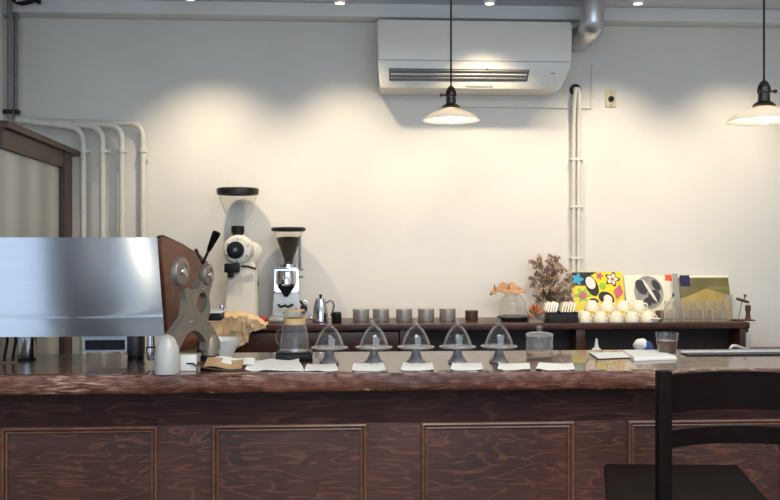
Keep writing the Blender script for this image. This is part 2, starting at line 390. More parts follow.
# ------------------------------------------------------------------ bar counter and worktop
SY = 3.25; SB = 3.87; CX0 = -1.395; CX1 = 2.6; ZT = 1.0; ZS = .928
mb = MB()
nx = 520; prof = [(SB, ZS), (SB, ZT), (SY + .06, ZT), (SY + .003, ZT), (SY + .0005, ZT - .004), (SY, ZT - .02), (SY + .001, ZT - .036), (SY + .004, ZT - .052), (SY + .01, ZT - .066), (SY + .018, ZS), (SY + .08, ZS)]
rings = []
for i in range(nx + 1):
    x = CX0 + (CX1 - CX0) * i / nx; R_ = []
    for j, (y, z) in enumerate(prof):
        if 3 <= j <= 9:
            k = noise.noise(Vector((x * 7, z * 60, 1))) * .006 + noise.noise(Vector((x * 24, z * 110, 4))) * .007
            y2 = y + k; z2 = z + (noise.noise(Vector((x * 5, j, 9))) * .0025 if j in (8, 9) else 0)
        else: y2, z2 = y, z
        R_.append(mb.bm.verts.new((x, y2, z2)))
    rings.append(R_)
for A, B in zip(rings, rings[1:]):
    for k in range(len(prof)): k2 = (k + 1) % len(prof); mb.bm.faces.new((A[k], A[k2], B[k2], B[k]))
mb.bm.faces.new(rings[0]); mb.bm.faces.new(rings[-1])
# worktop: matte-chipped edge material mixes in a glossy lacquered top
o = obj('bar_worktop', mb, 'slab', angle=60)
o.data.materials.append(M['slabtop'])
for p_ in o.data.polygons:
    if p_.normal.z > .95 and p_.center.y > SY + .004: p_.material_index = 1
tag(o, 'long thick dark wooden slab worktop with a rough chiselled front edge', 'worktop')

FY = 3.335
cn = thing('bar_counter', 'dark stained plywood bar front with framed rectangular panels under the slab', 'bar counter', (.6, FY, 0))
off = Vector((-.6, -FY, 0))
def loc(mb): 
    bmesh.ops.translate(mb.bm, verts=mb.bm.verts, vec=off); return mb
zfr = PZ(422.5, FY)
obj('front_board', loc(MB().box((CX0, FY, 0), (CX1, FY + .03, zfr + .002))), 'front', cn)
obj('frieze_board', loc(MB().box((CX0, FY - .004, zfr + .001), (CX1, FY + .03, ZS - .001))), 'shaded_ply', cn)
obj('carcass', loc(MB().box((CX0, FY + .031, 0), (CX0 + .03, SB - .04, ZS - .001)).box((CX1 - .03, FY + .031, 0), (CX1, SB - .04, ZS - .001)).box((CX0 + .03, SB - .06, 0), (CX1 - .03, SB - .04, ZS - .001)).box((CX0 + .03, FY + .031, .06), (CX1 - .03, SB - .06, .08))), 'shelfdark', cn)
obj('kickboard', loc(MB().box((CX0, FY - .012, 0), (CX1, FY - .0005, .1))), 'shaded_ply', cn)
pans = [(1, 158), (212, 367), (421, 574), (627, 786)]
xs = [(max(CX0 + .005, PX(a, FY)), PX(b_, FY)) for a, b_ in pans]
xs.append((xs[-1][1] + .2, xs[-1][1] + .8))
for i, (x0, x1) in enumerate(xs):
    z0, z1 = .14, zfr - .001
    def moulding(w0, w1, d):
        mb = MB()
        A = [Vector((x0 + w0, FY, z0 + w0)), Vector((x1 - w0, FY, z0 + w0)), Vector((x1 - w0, FY, z1 - w0)), Vector((x0 + w0, FY, z1 - w0))]
        B = [Vector((x0 + w1, FY, z0 + w1)), Vector((x1 - w1, FY, z0 + w1)), Vector((x1 - w1, FY, z1 - w1)), Vector((x0 + w1, FY, z1 - w1))]
        m2 = (w0 + w1) / 2
        Mm = [a.lerp(b_, .5) + Vector((0, -d, 0)) for a, b_ in zip(A, B)]
        A2 = [a.lerp(b_, .12) + Vector((0, -d * .75, 0)) for a, b_ in zip(A, B)]; B2 = [a.lerp(b_, .88) + Vector((0, -d * .75, 0)) for a, b_ in zip(A, B)]
        loops = [[mb.bm.verts.new(p) for p in L_] for L_ in (A, A2, Mm, B2, B)]
        for P_, Q_ in zip(loops, loops[1:]):
            for k in range(4): mb.bm.faces.new((P_[k], P_[(k + 1) % 4], Q_[(k + 1) % 4], Q_[k]))
        return mb
    mo = obj('panel_moulding', loc(moulding(0, .015, .016)), 'mould', cn)
    mi = obj('inner_bead', moulding(.015, .027, .010), 'mould', mo)
    mi.data.transform(Matrix.Translation(off))

# ------------------------------------------------------------------ back counter and its raised shelf
BW = .85
bc = thing('back_counter', 'dark wooden back counter along the white wall behind the bar', 'back counter', (.4, 4.8, 0))
bx0, bx1 = PX(88, 4.5), 2.9
def boff(mb, v):
    bmesh.ops.translate(mb.bm, verts=mb.bm.verts, vec=-Vector(v)); return mb
obj('worktop', boff(MB().box((bx0, 4.38, BW - .035), (bx1, WY - .001, BW), bev=.004), (.4, 4.8, 0)), 'shelf', bc)
obj('cabinet_body', boff(MB().box((bx0 + .02, 4.42, .0), (bx1 - .02, WY - .002, BW - .036)), (.4, 4.8, 0)), 'shelfdark', bc)
SHF = 4.74; ZSH = PZ(323.6, SHF, 520)
sx0, sx1 = PX(196, SHF), PX(750, SHF)
su = thing('raised_shelf', 'long low open-fronted dark wooden shelf standing on the back counter', 'shelf', ((sx0 + sx1) / 2, 4.9, BW))
so = ((sx0 + sx1) / 2, 4.9, BW)
obj('top_board', boff(MB().box((sx0, SHF, ZSH - .034), (sx1, WY - .002, ZSH), bev=.004), so), 'shelf', su)
for x in (sx0, sx0 + (sx1 - sx0) * .36, sx0 + (sx1 - sx0) * .68, sx1 - .05):
    obj('upright', boff(MB().box((x, SHF + .015, BW + .001), (x + .05, WY - .01, ZSH - .0345), bev=.003), so), 'shelf', su)
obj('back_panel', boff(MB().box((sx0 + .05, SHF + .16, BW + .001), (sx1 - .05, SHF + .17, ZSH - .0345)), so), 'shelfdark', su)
dw = obj('drawer_front', boff(MB().box((sx0 + .055, SHF + .02, BW + .012), (sx0 + (sx1 - sx0) * .36 - .005, SHF + .04, ZSH - .045), bev=.003), so), 'shelf', su)
ZS1 = ZSH + .0005     # things on the raised shelf stand here
ZB1 = BW + .0005
ZT1 = ZT + .0005

# ------------------------------------------------------------------ left side: sliding door screen and pipes
dA = P(-4, 118, 3.72); dB = P(71.5, 153, 5.02); dZ = (dA.z + dB.z) / 2
dd = Vector((dB.x - dA.x, dB.y - dA.y, 0)); dl = dd.length; du = dd.normalized(); dn = Vector((-du.y, du.x, 0)) * -1
dr = thing('door_1', 'dark brown framed sliding door with pale striped glass behind the steel machine', 'door', (dA.x, dA.y, 0))
dr['kind'] = 'structure'
dr.rotation_euler = (0, 0, math.atan2(du.y, du.x) - PI / 2)      # local Y runs along the screen
def zz(py, s): return PZ(py, dA.y + du.y * s, 0)
obj('header', MB().box((-.05, 0, dZ - .03), (.05, dl, dZ), bev=.003), 'doorwood', dr)
obj('top_rail', MB().box((-.03, 0, dZ - .115), (.03, dl - .13, dZ - .0305), bev=.003), 'doorwood', dr)
obj('door_post', MB().box((-.035, dl - .3, 0.001), (.035, dl - .13, dZ - .031), bev=.003), 'doorwood', dr)
obj('glass_panel', MB().box((-.006, 0, .12), (.006, dl - .301, dZ - .1155)), 'reeded', dr)
obj('bottom_rail', MB().box((-.03, 0, 0.001), (.03, dl - .301, .1195)), 'doorwood', dr)

pz0 = 122
for i, (bx, hy, yy) in enumerate(((83, 128.5, 4.99), (102.5, 127, 5.02), (122, 125.5, 5.05), (143, 123.5, 5.08))):
    a = P(16, 119.5 + i * .5, yy); zt = PZ(hy, yy, bx); xb = PX(bx, yy); r = .017; rb = .085
    a.x = max(a.x, XL + .03)
    corner = Vector((xb, yy, zt))
    pts = [Vector((a.x, yy, a.z))]
    dirn = (corner - pts[0]).normalized()
    pts.append(corner - dirn * rb)
    for k in range(1, 9):
        th = k / 8; p0 = corner - dirn * rb; p2 = corner - Vector((0, 0, rb))
        pts.append((p0 * (1 - th) ** 2 + corner * 2 * th * (1 - th) + p2 * th ** 2))
    pts.append(Vector((xb, yy, BW if xb > bx0 else 0)) + Vector((0, 0, .001)))
    pr = thing('wall_pipe', ['innermost white wall pipe, nearest the dark door frame', 'second white wall pipe counted from the dark door frame',
                             'third white wall pipe counted from the dark door frame', 'outermost white wall pipe, with the longest horizontal run'][i], 'pipe', (xb, yy, 0), 'white pipes bending down the wall')
    obj('pipe_run', boff(MB().tube(pts, r, 14), (xb, yy, 0)), 'pipe', pr)
    zc = PZ(151, yy, bx)
    obj('clamp', boff(MB().lathe([(.02, -.008), (.024, -.008), (.024, .008), (.02, .008)], (xb, yy, zc), 18).box((xb + .015, yy - .004, zc - .006), (xb + .042, yy + .004, zc + .006)).box((xb - .005, yy + .02, zc - .005), (xb + .005, WY - .0005, zc + .005)), (xb, yy, 0)), 'pipe', pr)
for i, px in enumerate((8, 15.5)):
    yy = 4.93 if i == 0 else 5.02
    x = XL + .03
    pr = thing('grey_conduit', ['grey vertical conduit nearer the left edge of the photo', 'grey vertical conduit nearer the corner of the white wall'][i], 'pipe', (x, yy, 1.9), 'grey conduits in the corner')
    obj('pipe_run', MB().tube([(0, 0, PZ(118, yy, px) - 1.9), (0, 0, ZC - .002 - 1.9)], .014, 12), 'greypipe', pr)
    z = PZ(112, yy, px) - 1.9
    obj('bracket', MB().box((-.0295, -.025, z - .012), (.02, .025, z + .012), bev=.003), 'blackmetal', pr)
    z = PZ(16, yy, px) - 1.9
    obj('bracket', MB().box((-.0295, -.02, z - .008), (.017, .02, z + .008), bev=.003), 'greypipe', pr)
cc = P(27, 3, 4.85); mb = MB()
pts = []
for k in range(120):
    a = k / 119 * 2 * PI * 4; pts.append(cc + Vector((math.cos(a) * (.066 + .006 * math.sin(k)), math.sin(a) * .05, .012 * math.sin(a * .5 + k * .3) + .012)))
mb.tube(pts, .0055, 6)
mb.tube([cc + Vector((0.05, 0, .01)), Vector((cc.x + .05, cc.y, ZC - .001))], .006, 6)
tag(obj('cable_coil', mb, 'black', origin=cc), 'black cable coiled up under the ceiling in the left corner', 'cable')

# ------------------------------------------------------------------ air conditioner, duct, refrigerant pipes, socket
AY = 4.862; ax0, ax1 = PX(377.5, AY), PX(572.5, AY); aw = ax1 - ax0
at = PZ(18.5, AY, 378)
prof = [(WY - .001, at), (AY + .02, at), (AY + .004, at - .006), (AY, at - .022), (AY, PZ(60, AY, 450)), (AY + .006, PZ(66, AY, 450)), (AY + .022, PZ(80, AY, 450)), (AY + .04, PZ(87, AY, 450)), (AY + .075, PZ(89.5, AY + .05, 450)), (WY - .001, PZ(90.5, AY + .1, 450))]
ins = [(0, 0)] * 4 + [(0, 0), (.004, .012), (.012, .04), (.016, .06), (.02, .07), (.02, .07)]
mb = MB(); ra = []
acx = (ax0 + ax1) / 2; aoz = at - .2
for side in (0, 1):
    ra.append([mb.bm.verts.new((ax0 + ins[j][0] if side == 0 else ax1 - ins[j][1], y, z)) for j, (y, z) in enumerate(prof)])
for k in range(len(prof)): k2 = (k + 1) % len(prof); mb.bm.faces.new((ra[0][k], ra[0][k2], ra[1][k2], ra[1][k]))
mb.bm.faces.new(ra[0]); mb.bm.faces.new(ra[1])
es = [e for e in mb.bm.edges if abs(e.verts[0].co.x - e.verts[1].co.x) < .1]
bmesh.ops.bevel(mb.bm, geom=es, offset=.008, segments=3, affect='EDGES')
ac = thing('air_conditioner', 'wide white wall air conditioner with a grey louvred outlet', 'air conditioner', (acx, WY, aoz))
ao = (acx, WY, aoz)
obj('casing', boff(mb, ao), 'ac', ac, angle=25)
zq = PZ(60.5, AY, 450)
obj('panel_seam', boff(MB().box((ax0 + .004, AY - .0012, zq - .0025), (ax1 - .012, AY + .002, zq + .0025)), ao), 'seam', ac)
# outlet on the sloping lower face
def face_pt(px, py, out=0):   # point on the lower face (between profile rows 5 and 6)
    z = PZ(py, AY + .014, px); z5, z6 = prof[5][1], prof[6][1]
    k = (z5 - z) / (z5 - z6); y = prof[5][0] + (prof[6][0] - prof[5][0]) * k
    return Vector((PX(px, y), y - out, z))
q = [face_pt(389, 68.5, .001), face_pt(529.5, 70, .001), face_pt(527, 81, .001), face_pt(389, 80.5, .001)]
lo = obj('air_outlet', boff(MB().prism(q, (0, -.003, 0)), ao), 'acdark', ac)
for t_ in (.2, .5, .82):
    a = q[0].lerp(q[3], t_); b_ = q[1].lerp(q[2], t_)
    b_ = a.lerp(b_, .985); a = a.lerp(b_, .012)
    ctr = (a + b_) / 2 + Vector((0, -.009, 0))
    obj('louvre_blade', boff(MB().obox(ctr, (b_ - a) / 2, (0, -.005, .003), (0, .0008, .0022)), ao), 'acgrey' if t_ != .5 else 'ac', lo)
for px in (418, 487):
    a = face_pt(px, 69.5, .005); obj('louvre_pin', boff(MB().box(a - Vector((.006, .004, .005)), a + Vector((.006, 0, .003))), ao), 'black', lo)
a, b_ = face_pt(531, 68, .0005), face_pt(558, 82, .0005)
c_ = face_pt(553, 73.5, .001)
obj('badge', boff(MB().box(c_ - Vector((.011, .001, .004)), c_ + Vector((.011, 0, .004))), ao), 'acgrey', ac, label='small grey badge')
a, b_ = face_pt(466, 84.4, .0008), face_pt(493, 84.8, .0008)
obj('vane_slot', boff(MB().obox((a + b_) / 2, (b_ - a) / 2, (0, -.001, 0), (0, .0003, .0014)), ao), 'acdark', ac)
# silver duct elbow at the right of the air conditioner
e0 = P(593, 3, 4.72); mb = MB()
D0 = Vector((PX(593, 4.80), 4.80, ZC - .002)); D1 = Vector((PX(592, 4.80), 4.80, PZ(22, 4.80, 592))); D3 = Vector((ax1 + .075, 5.08, PZ(39, 5.05, 583)))
pts = [D0, D0.lerp(D1, .5)]
ctrl = Vector((D1.x, 4.84, D3.z - .02))
for k in range(13):
    th = k / 12; pts.append(D1 * (1 - th) ** 2 + ctrl * 2 * th * (1 - th) + D3 * th ** 2)
rad = [.066 + (.004 if k % 2 else 0) * (1 if k > 1 else 0) for k in range(len(pts))]
rad[-1] = .05
dk = thing('air_duct', 'shiny silver flexible duct elbow beside the air conditioner', 'duct', (D1.x, 4.84, 2.6))
obj('duct_bend', boff(MB().tube(pts, rad, 28), (D1.x, 4.84, 2.6)), 'duct', dk, angle=60)
obj('ceiling_collar', boff(MB().lathe([(.067, -.018), (.078, -.018), (.078, 0), (.067, 0)], D0, 28), (D1.x, 4.84, 2.6)), 'duct', dk)
# two refrigerant pipes
hx = P(575, 90, WY)
pc = thing('refrigerant_pipes', 'pair of slim white pipes running down from a black wall hole', 'pipe', (hx.x, WY, hx.z))
obj('wall_grommet', MB().lathe([(.0, -.001), (.034, -.001), (.034, .012), (.026, .016), (0, .016)], (0, 0, 0), 24, axis=(0, -1, 0)), 'black', pc)
for dx in (-.017, .014):
    obj('pipe_run', MB().tube([(dx * .3, -.016, 0), (dx * .5, -.05, -.002), (dx * .8, -.056, -.03), (dx, -.045, -.09), (dx, -.03, -.2), (dx, -.03, ZS1 - hx.z + .001)], .0125, 12), 'pipe', pc)
for py in (160, 207, 258):
    z = PZ(py, WY, 575) - hx.z
    obj('clamp', MB().box((-.035, -.044, z - .006), (.033, -.0005, z + .006), bev=.002).box((.033, -.012, z - .005), (.048, -.0005, z + .005)), 'pipe', pc)
w = thing('wall_cable', 'thin white cable running along the wall under the air conditioner', 'cable', P(520, 107, WY))
wo = P(520, 107, WY)
a, b_, c_ = P(438, 106.5, WY - .006), P(591, 108, WY - .006), P(592.5, 64, WY - .006)
obj('cable_run', boff(MB().tube([a, b_ - Vector((.01, 0, 0)), b_, b_ + Vector((0, 0, .01)), c_], .0055, 8), wo), 'pipe', w)
sc = P(610.5, 98.5, WY)
so_ = thing('wall_socket', 'small beige wall plate with one round black outlet', 'socket', sc)
obj('plate', MB().box((-.032, -.009, -.052), (.032, -.0005, .052), bev=.004), 'socket', so_)
obj('outlet', MB().lathe([(0, 0), (.017, 0), (.017, .008), (.012, .009), (.0, .006)], (0, -.009, -.004), 20, axis=(0, -1, 0)), 'black', so_)
for z in (.034, -.04): obj('screw', MB().lathe([(0, 0), (.005, 0), (.004, .002), (0, .002)], (0, -.009, z), 10, axis=(0, -1, 0)), 'acgrey', so_)

# ------------------------------------------------------------------ lamps
def spot(px, py, Y, names):
    p = P(px, py, Y)
    t_ = thing('spotlight', names, 'spotlight', p, 'white spotlights on the ceiling')
    obj('lamp_housing', MB().lathe([(.0, .0155), (.02, .015), (.024, .0), (.029, 0), (.03, .01), (.03, .045), (.02, .055), (0, .055)], (0, 0, 0), 24), 'white', t_)
    obj('lens', MB().lathe([(0, .0045), (.023, .004)], (0, 0, 0), 20), 'spotlens', t_)
    obj('stem', MB().tube([(0, 0, .055), (0, 0, ZC - p.z - .001)], .008, 10), 'white', t_)
    return p
SP = [spot(190, -.5, 4.5, 'white ceiling spotlight farthest left, above the white coffee grinder'),
      spot(340, 3.5, 4.5, 'white ceiling spotlight over the row of tins, left of the air conditioner'),
      spot(489.5, 4, 4.5, 'white ceiling spotlight right in front of the air conditioner'),
      spot(638, 4, 4.5, 'white ceiling spotlight to the right of the silver duct'),
      spot(790, 4, 4.5, 'white ceiling spotlight just past the right pendant lamp')]
def pendant(px, py, Y, rad, label, knob):
    """py: pixel row of the shade's rim"""
    rim = P(px, py, Y)
    t_ = thing('pendant_lamp', label, 'pendant lamp', rim, 'opal pendant lamps over the bar')
    k = rad / .13
    sh = MB().lathe([(.024, .048), (.036, .0445), (.055, .0395), (.08, .031), (.104, .019), (.122, .005), (.13, -.005), (.126, -.0055), (.100, .0135), (.077, .0255), (.05, .034), (.02, .0425)], seg=56, cap=False)
    sm = obj('lamp_shade', sh, 'opal', t_, angle=60); sm.data.transform(Matrix.Diagonal((k, k, k, 1)))
    h = obj('lamp_holder', MB().lathe([(0, .05), (.04, .05), (.042, .056), (.03, .066), (.022, .07), (.021, .1), (.0245, .104), (.0245, .118), (.018, .136), (.008, .148), (.0, .15)], seg=28), 'blackmetal', t_)
    sw = obj('switch', MB().lathe([(.004, 0), (.004, .018), (.0075, .019), (.0075, .027), (.003, .028)], (knob * .021, 0, .108), 12, axis=(knob, 0, 0)), 'blackmetal', h)
    obj('bulb', MB().lathe([(0, .045), (.013, .042), (.014, .03), (.022, .016), (.024, .006), (.018, -.008), (0, -.014)], seg=20), 'bulb', t_)
    obj('cord', MB().tube([(0, 0, .149), (0, 0, ZC - rim.z - .016)], .0042, 8), 'black', t_)
    obj('ceiling_rose', MB().lathe([(0, 0), (.04, 0), (.045, -.008), (.03, -.022), (0, -.024)], (0, 0, ZC - rim.z - .0005), 24), 'blackmetal', t_)
    return rim
L1 = pendant(451, 119.5, 3.85, .128, 'white opal pendant lamp hanging in front of the air conditioner', -1)
L2 = pendant(764, 120, 3.2, .136, 'white opal pendant lamp hanging at the right edge of the photo', 1)

# ------------------------------------------------------------------ espresso machine
mz0 = PZ(337, 3.40, 80); mz1 = PZ(237.5, 3.40, 100)
mx0 = -1.375
A0 = P(157, 238, 3.40); R0 = P(207, 272, 3.84)
em = thing('espresso_machine', 'long stainless espresso machine seen from behind with a wooden end panel', 'espresso machine', (-1.0, 3.62, ZT))
eo = Vector((-1.0, 3.62, ZT))
def pl(px, py, A, B):     # unproject a pixel onto the vertical plane through plan points A and B
    d = ray(px, py); n = Vector((B.y - A.y, -(B.x - A.x), 0))
    t_ = n.dot(Vector((A.x, A.y, CAMZ)) - Vector((0, 0, CAMZ))) / n.dot(d)
    return Vector((0, 0, CAMZ)) + d * t_
# back panel, slightly bowed, and the shell behind it
mb = MB()
xr_t = PX(157, 3.40); xr_b = PX(164.5, 3.415)
def bp(u, v):
    xr = xr_t + (xr_b - xr_t) * v
    return (mx0 + (xr - mx0) * u, 3.40 + .012 * v - .003 * math.cos(PI * (v - .5)) + .003, mz1 + (mz0 - mz1) * v)
mb.grid(bp, 40, 14)
ex = bmesh.ops.extrude_face_region(mb.bm, geom=list(mb.bm.faces)); bmesh.ops.translate(mb.bm, verts=[v for v in ex['geom'] if isinstance(v, bmesh.types.BMVert)], vec=(0, .004, 0))
ps = obj('back_panel', boff(mb, eo), 'steel', em, label='brushed stainless back panel', angle=40)
sh = MB(); yb = 3.80
zr = mz1 - .075
prof = [(3.418, mz1 - .006), (3.47, mz1 - .004), (yb, zr), (yb, mz0 + .03), (3.46, mz0 + .012), (3.430, mz0 + .012)]
pA = [Vector((mx0, y, z)) for y, z in prof]
def rx(y): return xr_t + (R0.x - xr_t) * (y - 3.40) / .44 - .012
pB = [Vector((rx(y), y, z)) for y, z in prof]
va = [sh.bm.verts.new(p) for p in pA]; vb = [sh.bm.verts.new(p) for p in pB]
for k in range(len(va)): k2 = (k + 1) % len(va); sh.bm.faces.new((va[k], va[k2], vb[k2], vb[k]))
sh.bm.faces.new(va); sh.bm.faces.new(vb)
obj('machine_shell', boff(sh, eo), 'pewter', em)
# wooden end panel
wp = [(157.5, 237), (162, 236.3), (180, 244.5), (198, 255.5), (205, 262), (208, 272), (207, 298), (203, 322), (193, 350), (172, 352), (165.5, 338)]
pts = [pl(x, y, A0, R0) for x, y in wp]
nrm = Vector((R0.y - A0.y, -(R0.x - A0.x), 0)).normalized()
obj('end_panel', boff(MB().prism([p - nrm * .012 for p in pts], nrm * .024, bev=.003), eo), 'machwood', em, label='dark brown wooden end panel')
ed = MB().tube([p + nrm * .004 for p in pts[:6]], .006, 8)
obj('panel_edging', boff(ed, eo), 'black', em)
# cast end frame with four arms
FA = Vector((PX(167, 3.285), 3.285, 0)); FB = Vector((PX(210, 3.50), 3.50, 0)); fn = Vector((FB.y - FA.y, -(FB.x - FA.x), 0)).normalized()
outl = [(183, 287), (189, 290), (196, 287), (199, 278), (206, 276), (209, 284), (206, 296), (207.5, 308), (205, 320), (211, 329), (217, 341), (217, 350), (203, 350), (203, 342), (199.5, 335.5), (195, 331.5), (191, 330.5), (187, 331.5), (183, 335), (179, 343), (176, 350), (161, 350), (162, 344), (167.5, 336), (174, 327.5), (181, 318), (184, 306), (183.5, 298), (181, 290)]
hole = [(197, 293), (201, 292), (204, 297), (204, 304), (201.5, 311), (197.5, 313), (194, 308), (194, 299)]
mb = MB()
bm2 = mb.bm
def addloop(lst): 
    vs = [bm2.verts.new(pl(x, y, FA, FB) + fn * .016) for x, y in lst]
    return [bm2.edges.new((vs[k], vs[(k + 1) % len(vs)])) for k in range(len(vs))]
eds = addloop(outl) + addloop(hole)
g = bmesh.ops.triangle_fill(bm2, use_beauty=True, use_dissolve=False, edges=eds)
fs = [f for f in g['geom'] if isinstance(f, bmesh.types.BMFace)]
ex = bmesh.ops.extrude_face_region(bm2, geom=fs)
vs = [v for v in ex['geom'] if isinstance(v, bmesh.types.BMVert)]
bmesh.ops.translate(bm2, verts=vs, vec=-fn * .034)
fr = obj('end_frame', boff(mb, eo), 'cast', em, label='cast grey X-shaped end frame', angle=30)
# the two round bosses at the top of the frame
for (px, py, hr) in ((178.5, 271.5, .056), (205, 274.5, .043)):
    c_ = pl(px, py, FA, FB) + fn * .012; bax = Vector((.955, -.295, 0))
    obj('boss', boff(MB().lathe([(0, -.03), (hr * .5, -.03), (hr * .55, -.017), (hr * .9, -.016), (hr, -.010), (hr, .004), (hr * .92, .010), (hr * .6, .012), (hr * .56, .008), (hr * .3, .009), (0, .010)], c_, 36, axis=bax), eo), 'cast', fr)
    obj('boss_cap', boff(MB().lathe([(0, .0103), (hr * .26, .0103), (hr * .22, .015), (0, .016)], c_, 20, axis=bax), eo), 'chrome', fr)
for (px, py) in ((190, 291), (200, 289), (188, 322), (204, 322)):
    c_ = pl(px, py, FA, FB) + fn * .016
    obj('bolt', boff(MB().lathe([(0, 0), (.006, 0), (.006, .004), (0, .005)], c_, 10, axis=fn), eo), 'chrome', fr)
# feet of the frame
for i, (pt, py0) in enumerate(((FA, 336), (FB, 334))):
    px = (167, 210)[i]
    c_ = Vector((pt.x, pt.y, ZT1)); h = PZ(py0, pt.y, px) - ZT; r = (.046, .034)[i]
    obj('foot', boff(MB().lathe([(0, 0), (r * .97, 0), (r, .006), (r, h * .45), (r * .9, h * .72), (r * .62, h * .93), (r * .3, h * 1.02), (0, h * 1.04)], c_, 32), eo), 'footgrey' if i == 0 else 'cast', fr, label='pale grey rounded front foot' if i == 0 else None)
    if i: obj('foot_pad', boff(MB().lathe([(0, 0), (r * 1.12, 0), (r * 1.12, .034), (r * 1.02, .040), (r * 1.01, .040)], c_, 28), eo), 'black', fr)
# inner feet, fittings, drip drawer under the body
for px, Y, r in ((27, 3.69, .038), (136, 3.72, .036)):
    c_ = Vector((PX(px, Y), Y, ZT1))
    ft = obj('foot', boff(MB().lathe([(0, .008), (r * .92, .008), (r, .014), (r, mz0 - ZT + .03), (0, mz0 - ZT + .03)], c_, 28), eo), 'chrome' if px < 100 else 'pewter', em)
    obj('foot_pad', boff(MB().lathe([(0, 0), (r * .95, 0), (r * .95, .0078), (0, .0078)], c_, 28), eo), 'black', ft)
dX0, dX1 = PX(83, 3.58), PX(127, 3.58); dz0, dz1 = PZ(352, 3.58, 100), PZ(338.5, 3.58, 100)
dt = obj('drip_drawer', boff(MB().box((dX0, 3.58, dz1 - .006), (dX1, 3.74, mz0 + .012)).box((dX0, 3.58, dz0), (dX1, 3.74, dz0 + .008)).box((dX0, 3.58, dz0 + .008), (dX0 + .008, 3.74, dz1 - .006)).box((dX1 - .008, 3.58, dz0 + .008), (dX1, 3.74, dz1 - .006)), eo), 'bluesteel', em)
obj('drawer_interior', boff(MB().box((dX0 + .0085, 3.60, dz0 + .0085), (dX1 - .0085, 3.72, dz1 - .0065)), eo), 'black', dt)
c_ = Vector((PX(151, 3.50), 3.50, 0))
obj('drain_fitting', boff(MB().lathe([(0, ZT1 + .02), (.012, ZT1 + .02), (.016, ZT1 + .03), (.016, ZT1 + .05), (.02, ZT1 + .052), (.02, ZT1 + .07), (.014, ZT1 + .075), (.014, mz0 + .02), (0, mz0 + .02)], c_, 16), eo), 'chrome', em)
for px in (4.5, 13):
    a = P(px + 2, 338, 3.55); a.z = mz0 + .012
    b_ = Vector((PX(px, 3.6), 3.6, ZT1 + .006))
    obj('hose', boff(MB().tube([a, a.lerp(b_, .35) + Vector((.006, 0, 0)), b_ + Vector((0, 0, .02)), b_], .006, 8), eo), 'black', em)
# lever and its small companion
a, b_ = P(202.5, 264, 3.60), P(217, 232, 3.56)
lv = obj('lever', boff(MB().tube([a, a.lerp(b_, .45)], .006, 10), eo), 'blackmetal', em)
obj('lever_grip', boff(MB().tube([a.lerp(b_, .42), a.lerp(b_, .5), a.lerp(b_, .9), a.lerp(b_, .985), b_], [.008, .010, .0165, .0165, .010], 16), eo), 'blackwood', lv)
a, b_ = P(203, 264, 3.66), P(195.5, 249, 3.66)
obj('small_lever', boff(MB().tube([a, a.lerp(b_, .6), b_], [.005, .0055, .0075], 10), eo), 'blackmetal', em)
tX0, tX1 = PX(203, 3.83), PX(223, 3.83); tz = PZ(312, 3.83, 212)
dt = obj('cup_ledge', boff(MB().box((tX0, 3.76, tz - .032), (tX1, 3.88, tz), bev=.004), eo), 'black', em)
obj('ledge_top', boff(MB().box((tX0 - .004, 3.755, tz + .0005), (tX1 + .006, 3.885, tz + .010), bev=.003), eo), 'white', dt)
obj('knob', boff(MB().lathe([(0, 0), (.008, 0), (.010, .008), (.006, .02), (0, .022)], (tX1 - .004, 3.82, tz + .0105), 14), eo), 'chrome', dt)

# ------------------------------------------------------------------ things on the worktop, left
c_ = Vector((PX(221, 3.70), 3.70, ZT1)); h = PZ(339, 3.70, 221) - ZT
tag(obj('white_bowl', MB().lathe([(0, 0), (.045, 0), (.047, .006), (.062, h * .45), (.085, h * .96), (.087, h), (.083, h), (.06, h * .5), (.04, .01), (0, .009)], c_, 40), 'white', origin=c_), 'white wide bowl behind the grey machine foot', 'bowl')

def sheet(name, quad, mat, Zb, th=.003, wav=.004, sd=0, nu=10, nv=6):
    a, b_, c2, d = quad
    def fn(u, v):
        p = a.lerp(b_, u).lerp(d.lerp(c2, u), v)
        w_ = noise.noise(Vector((p.x * 18, p.y * 18, sd))) * wav + wav * .7 * (abs(u - .5) * 2) ** 3
        return (p.x + noise.noise(Vector((p.x * 9, p.y * 9, sd + 5))) * .004, p.y + noise.noise(Vector((p.x * 11, 2, sd))) * .004, Zb + max(0, w_) + .0008)
    mb = MB().grid(fn, nu, nv)
    bm = mb.bm
    ex = bmesh.ops.extrude_face_region(bm, geom=list(bm.faces))
    bmesh.ops.translate(bm, verts=[v for v in ex['geom'] if isinstance(v, bmesh.types.BMVert)], vec=(0, 0, th))
    ctr = (a + b_ + c2 + d) / 4; ctr.z = Zb
    return obj(name, mb, mat, origin=ctr)
def onTop(px, py, Z=ZT): 
    d = ray(px, py); t_ = (Z - CAMZ) / d.z
    return Vector((d.x * t_, d.y * t_, Z))
def quad(x0, x1, y0, y1, sk=3): return [onTop(x0, y1), onTop(x1, y1), onTop(x1 - sk, y0), onTop(x0 + sk, y0)]

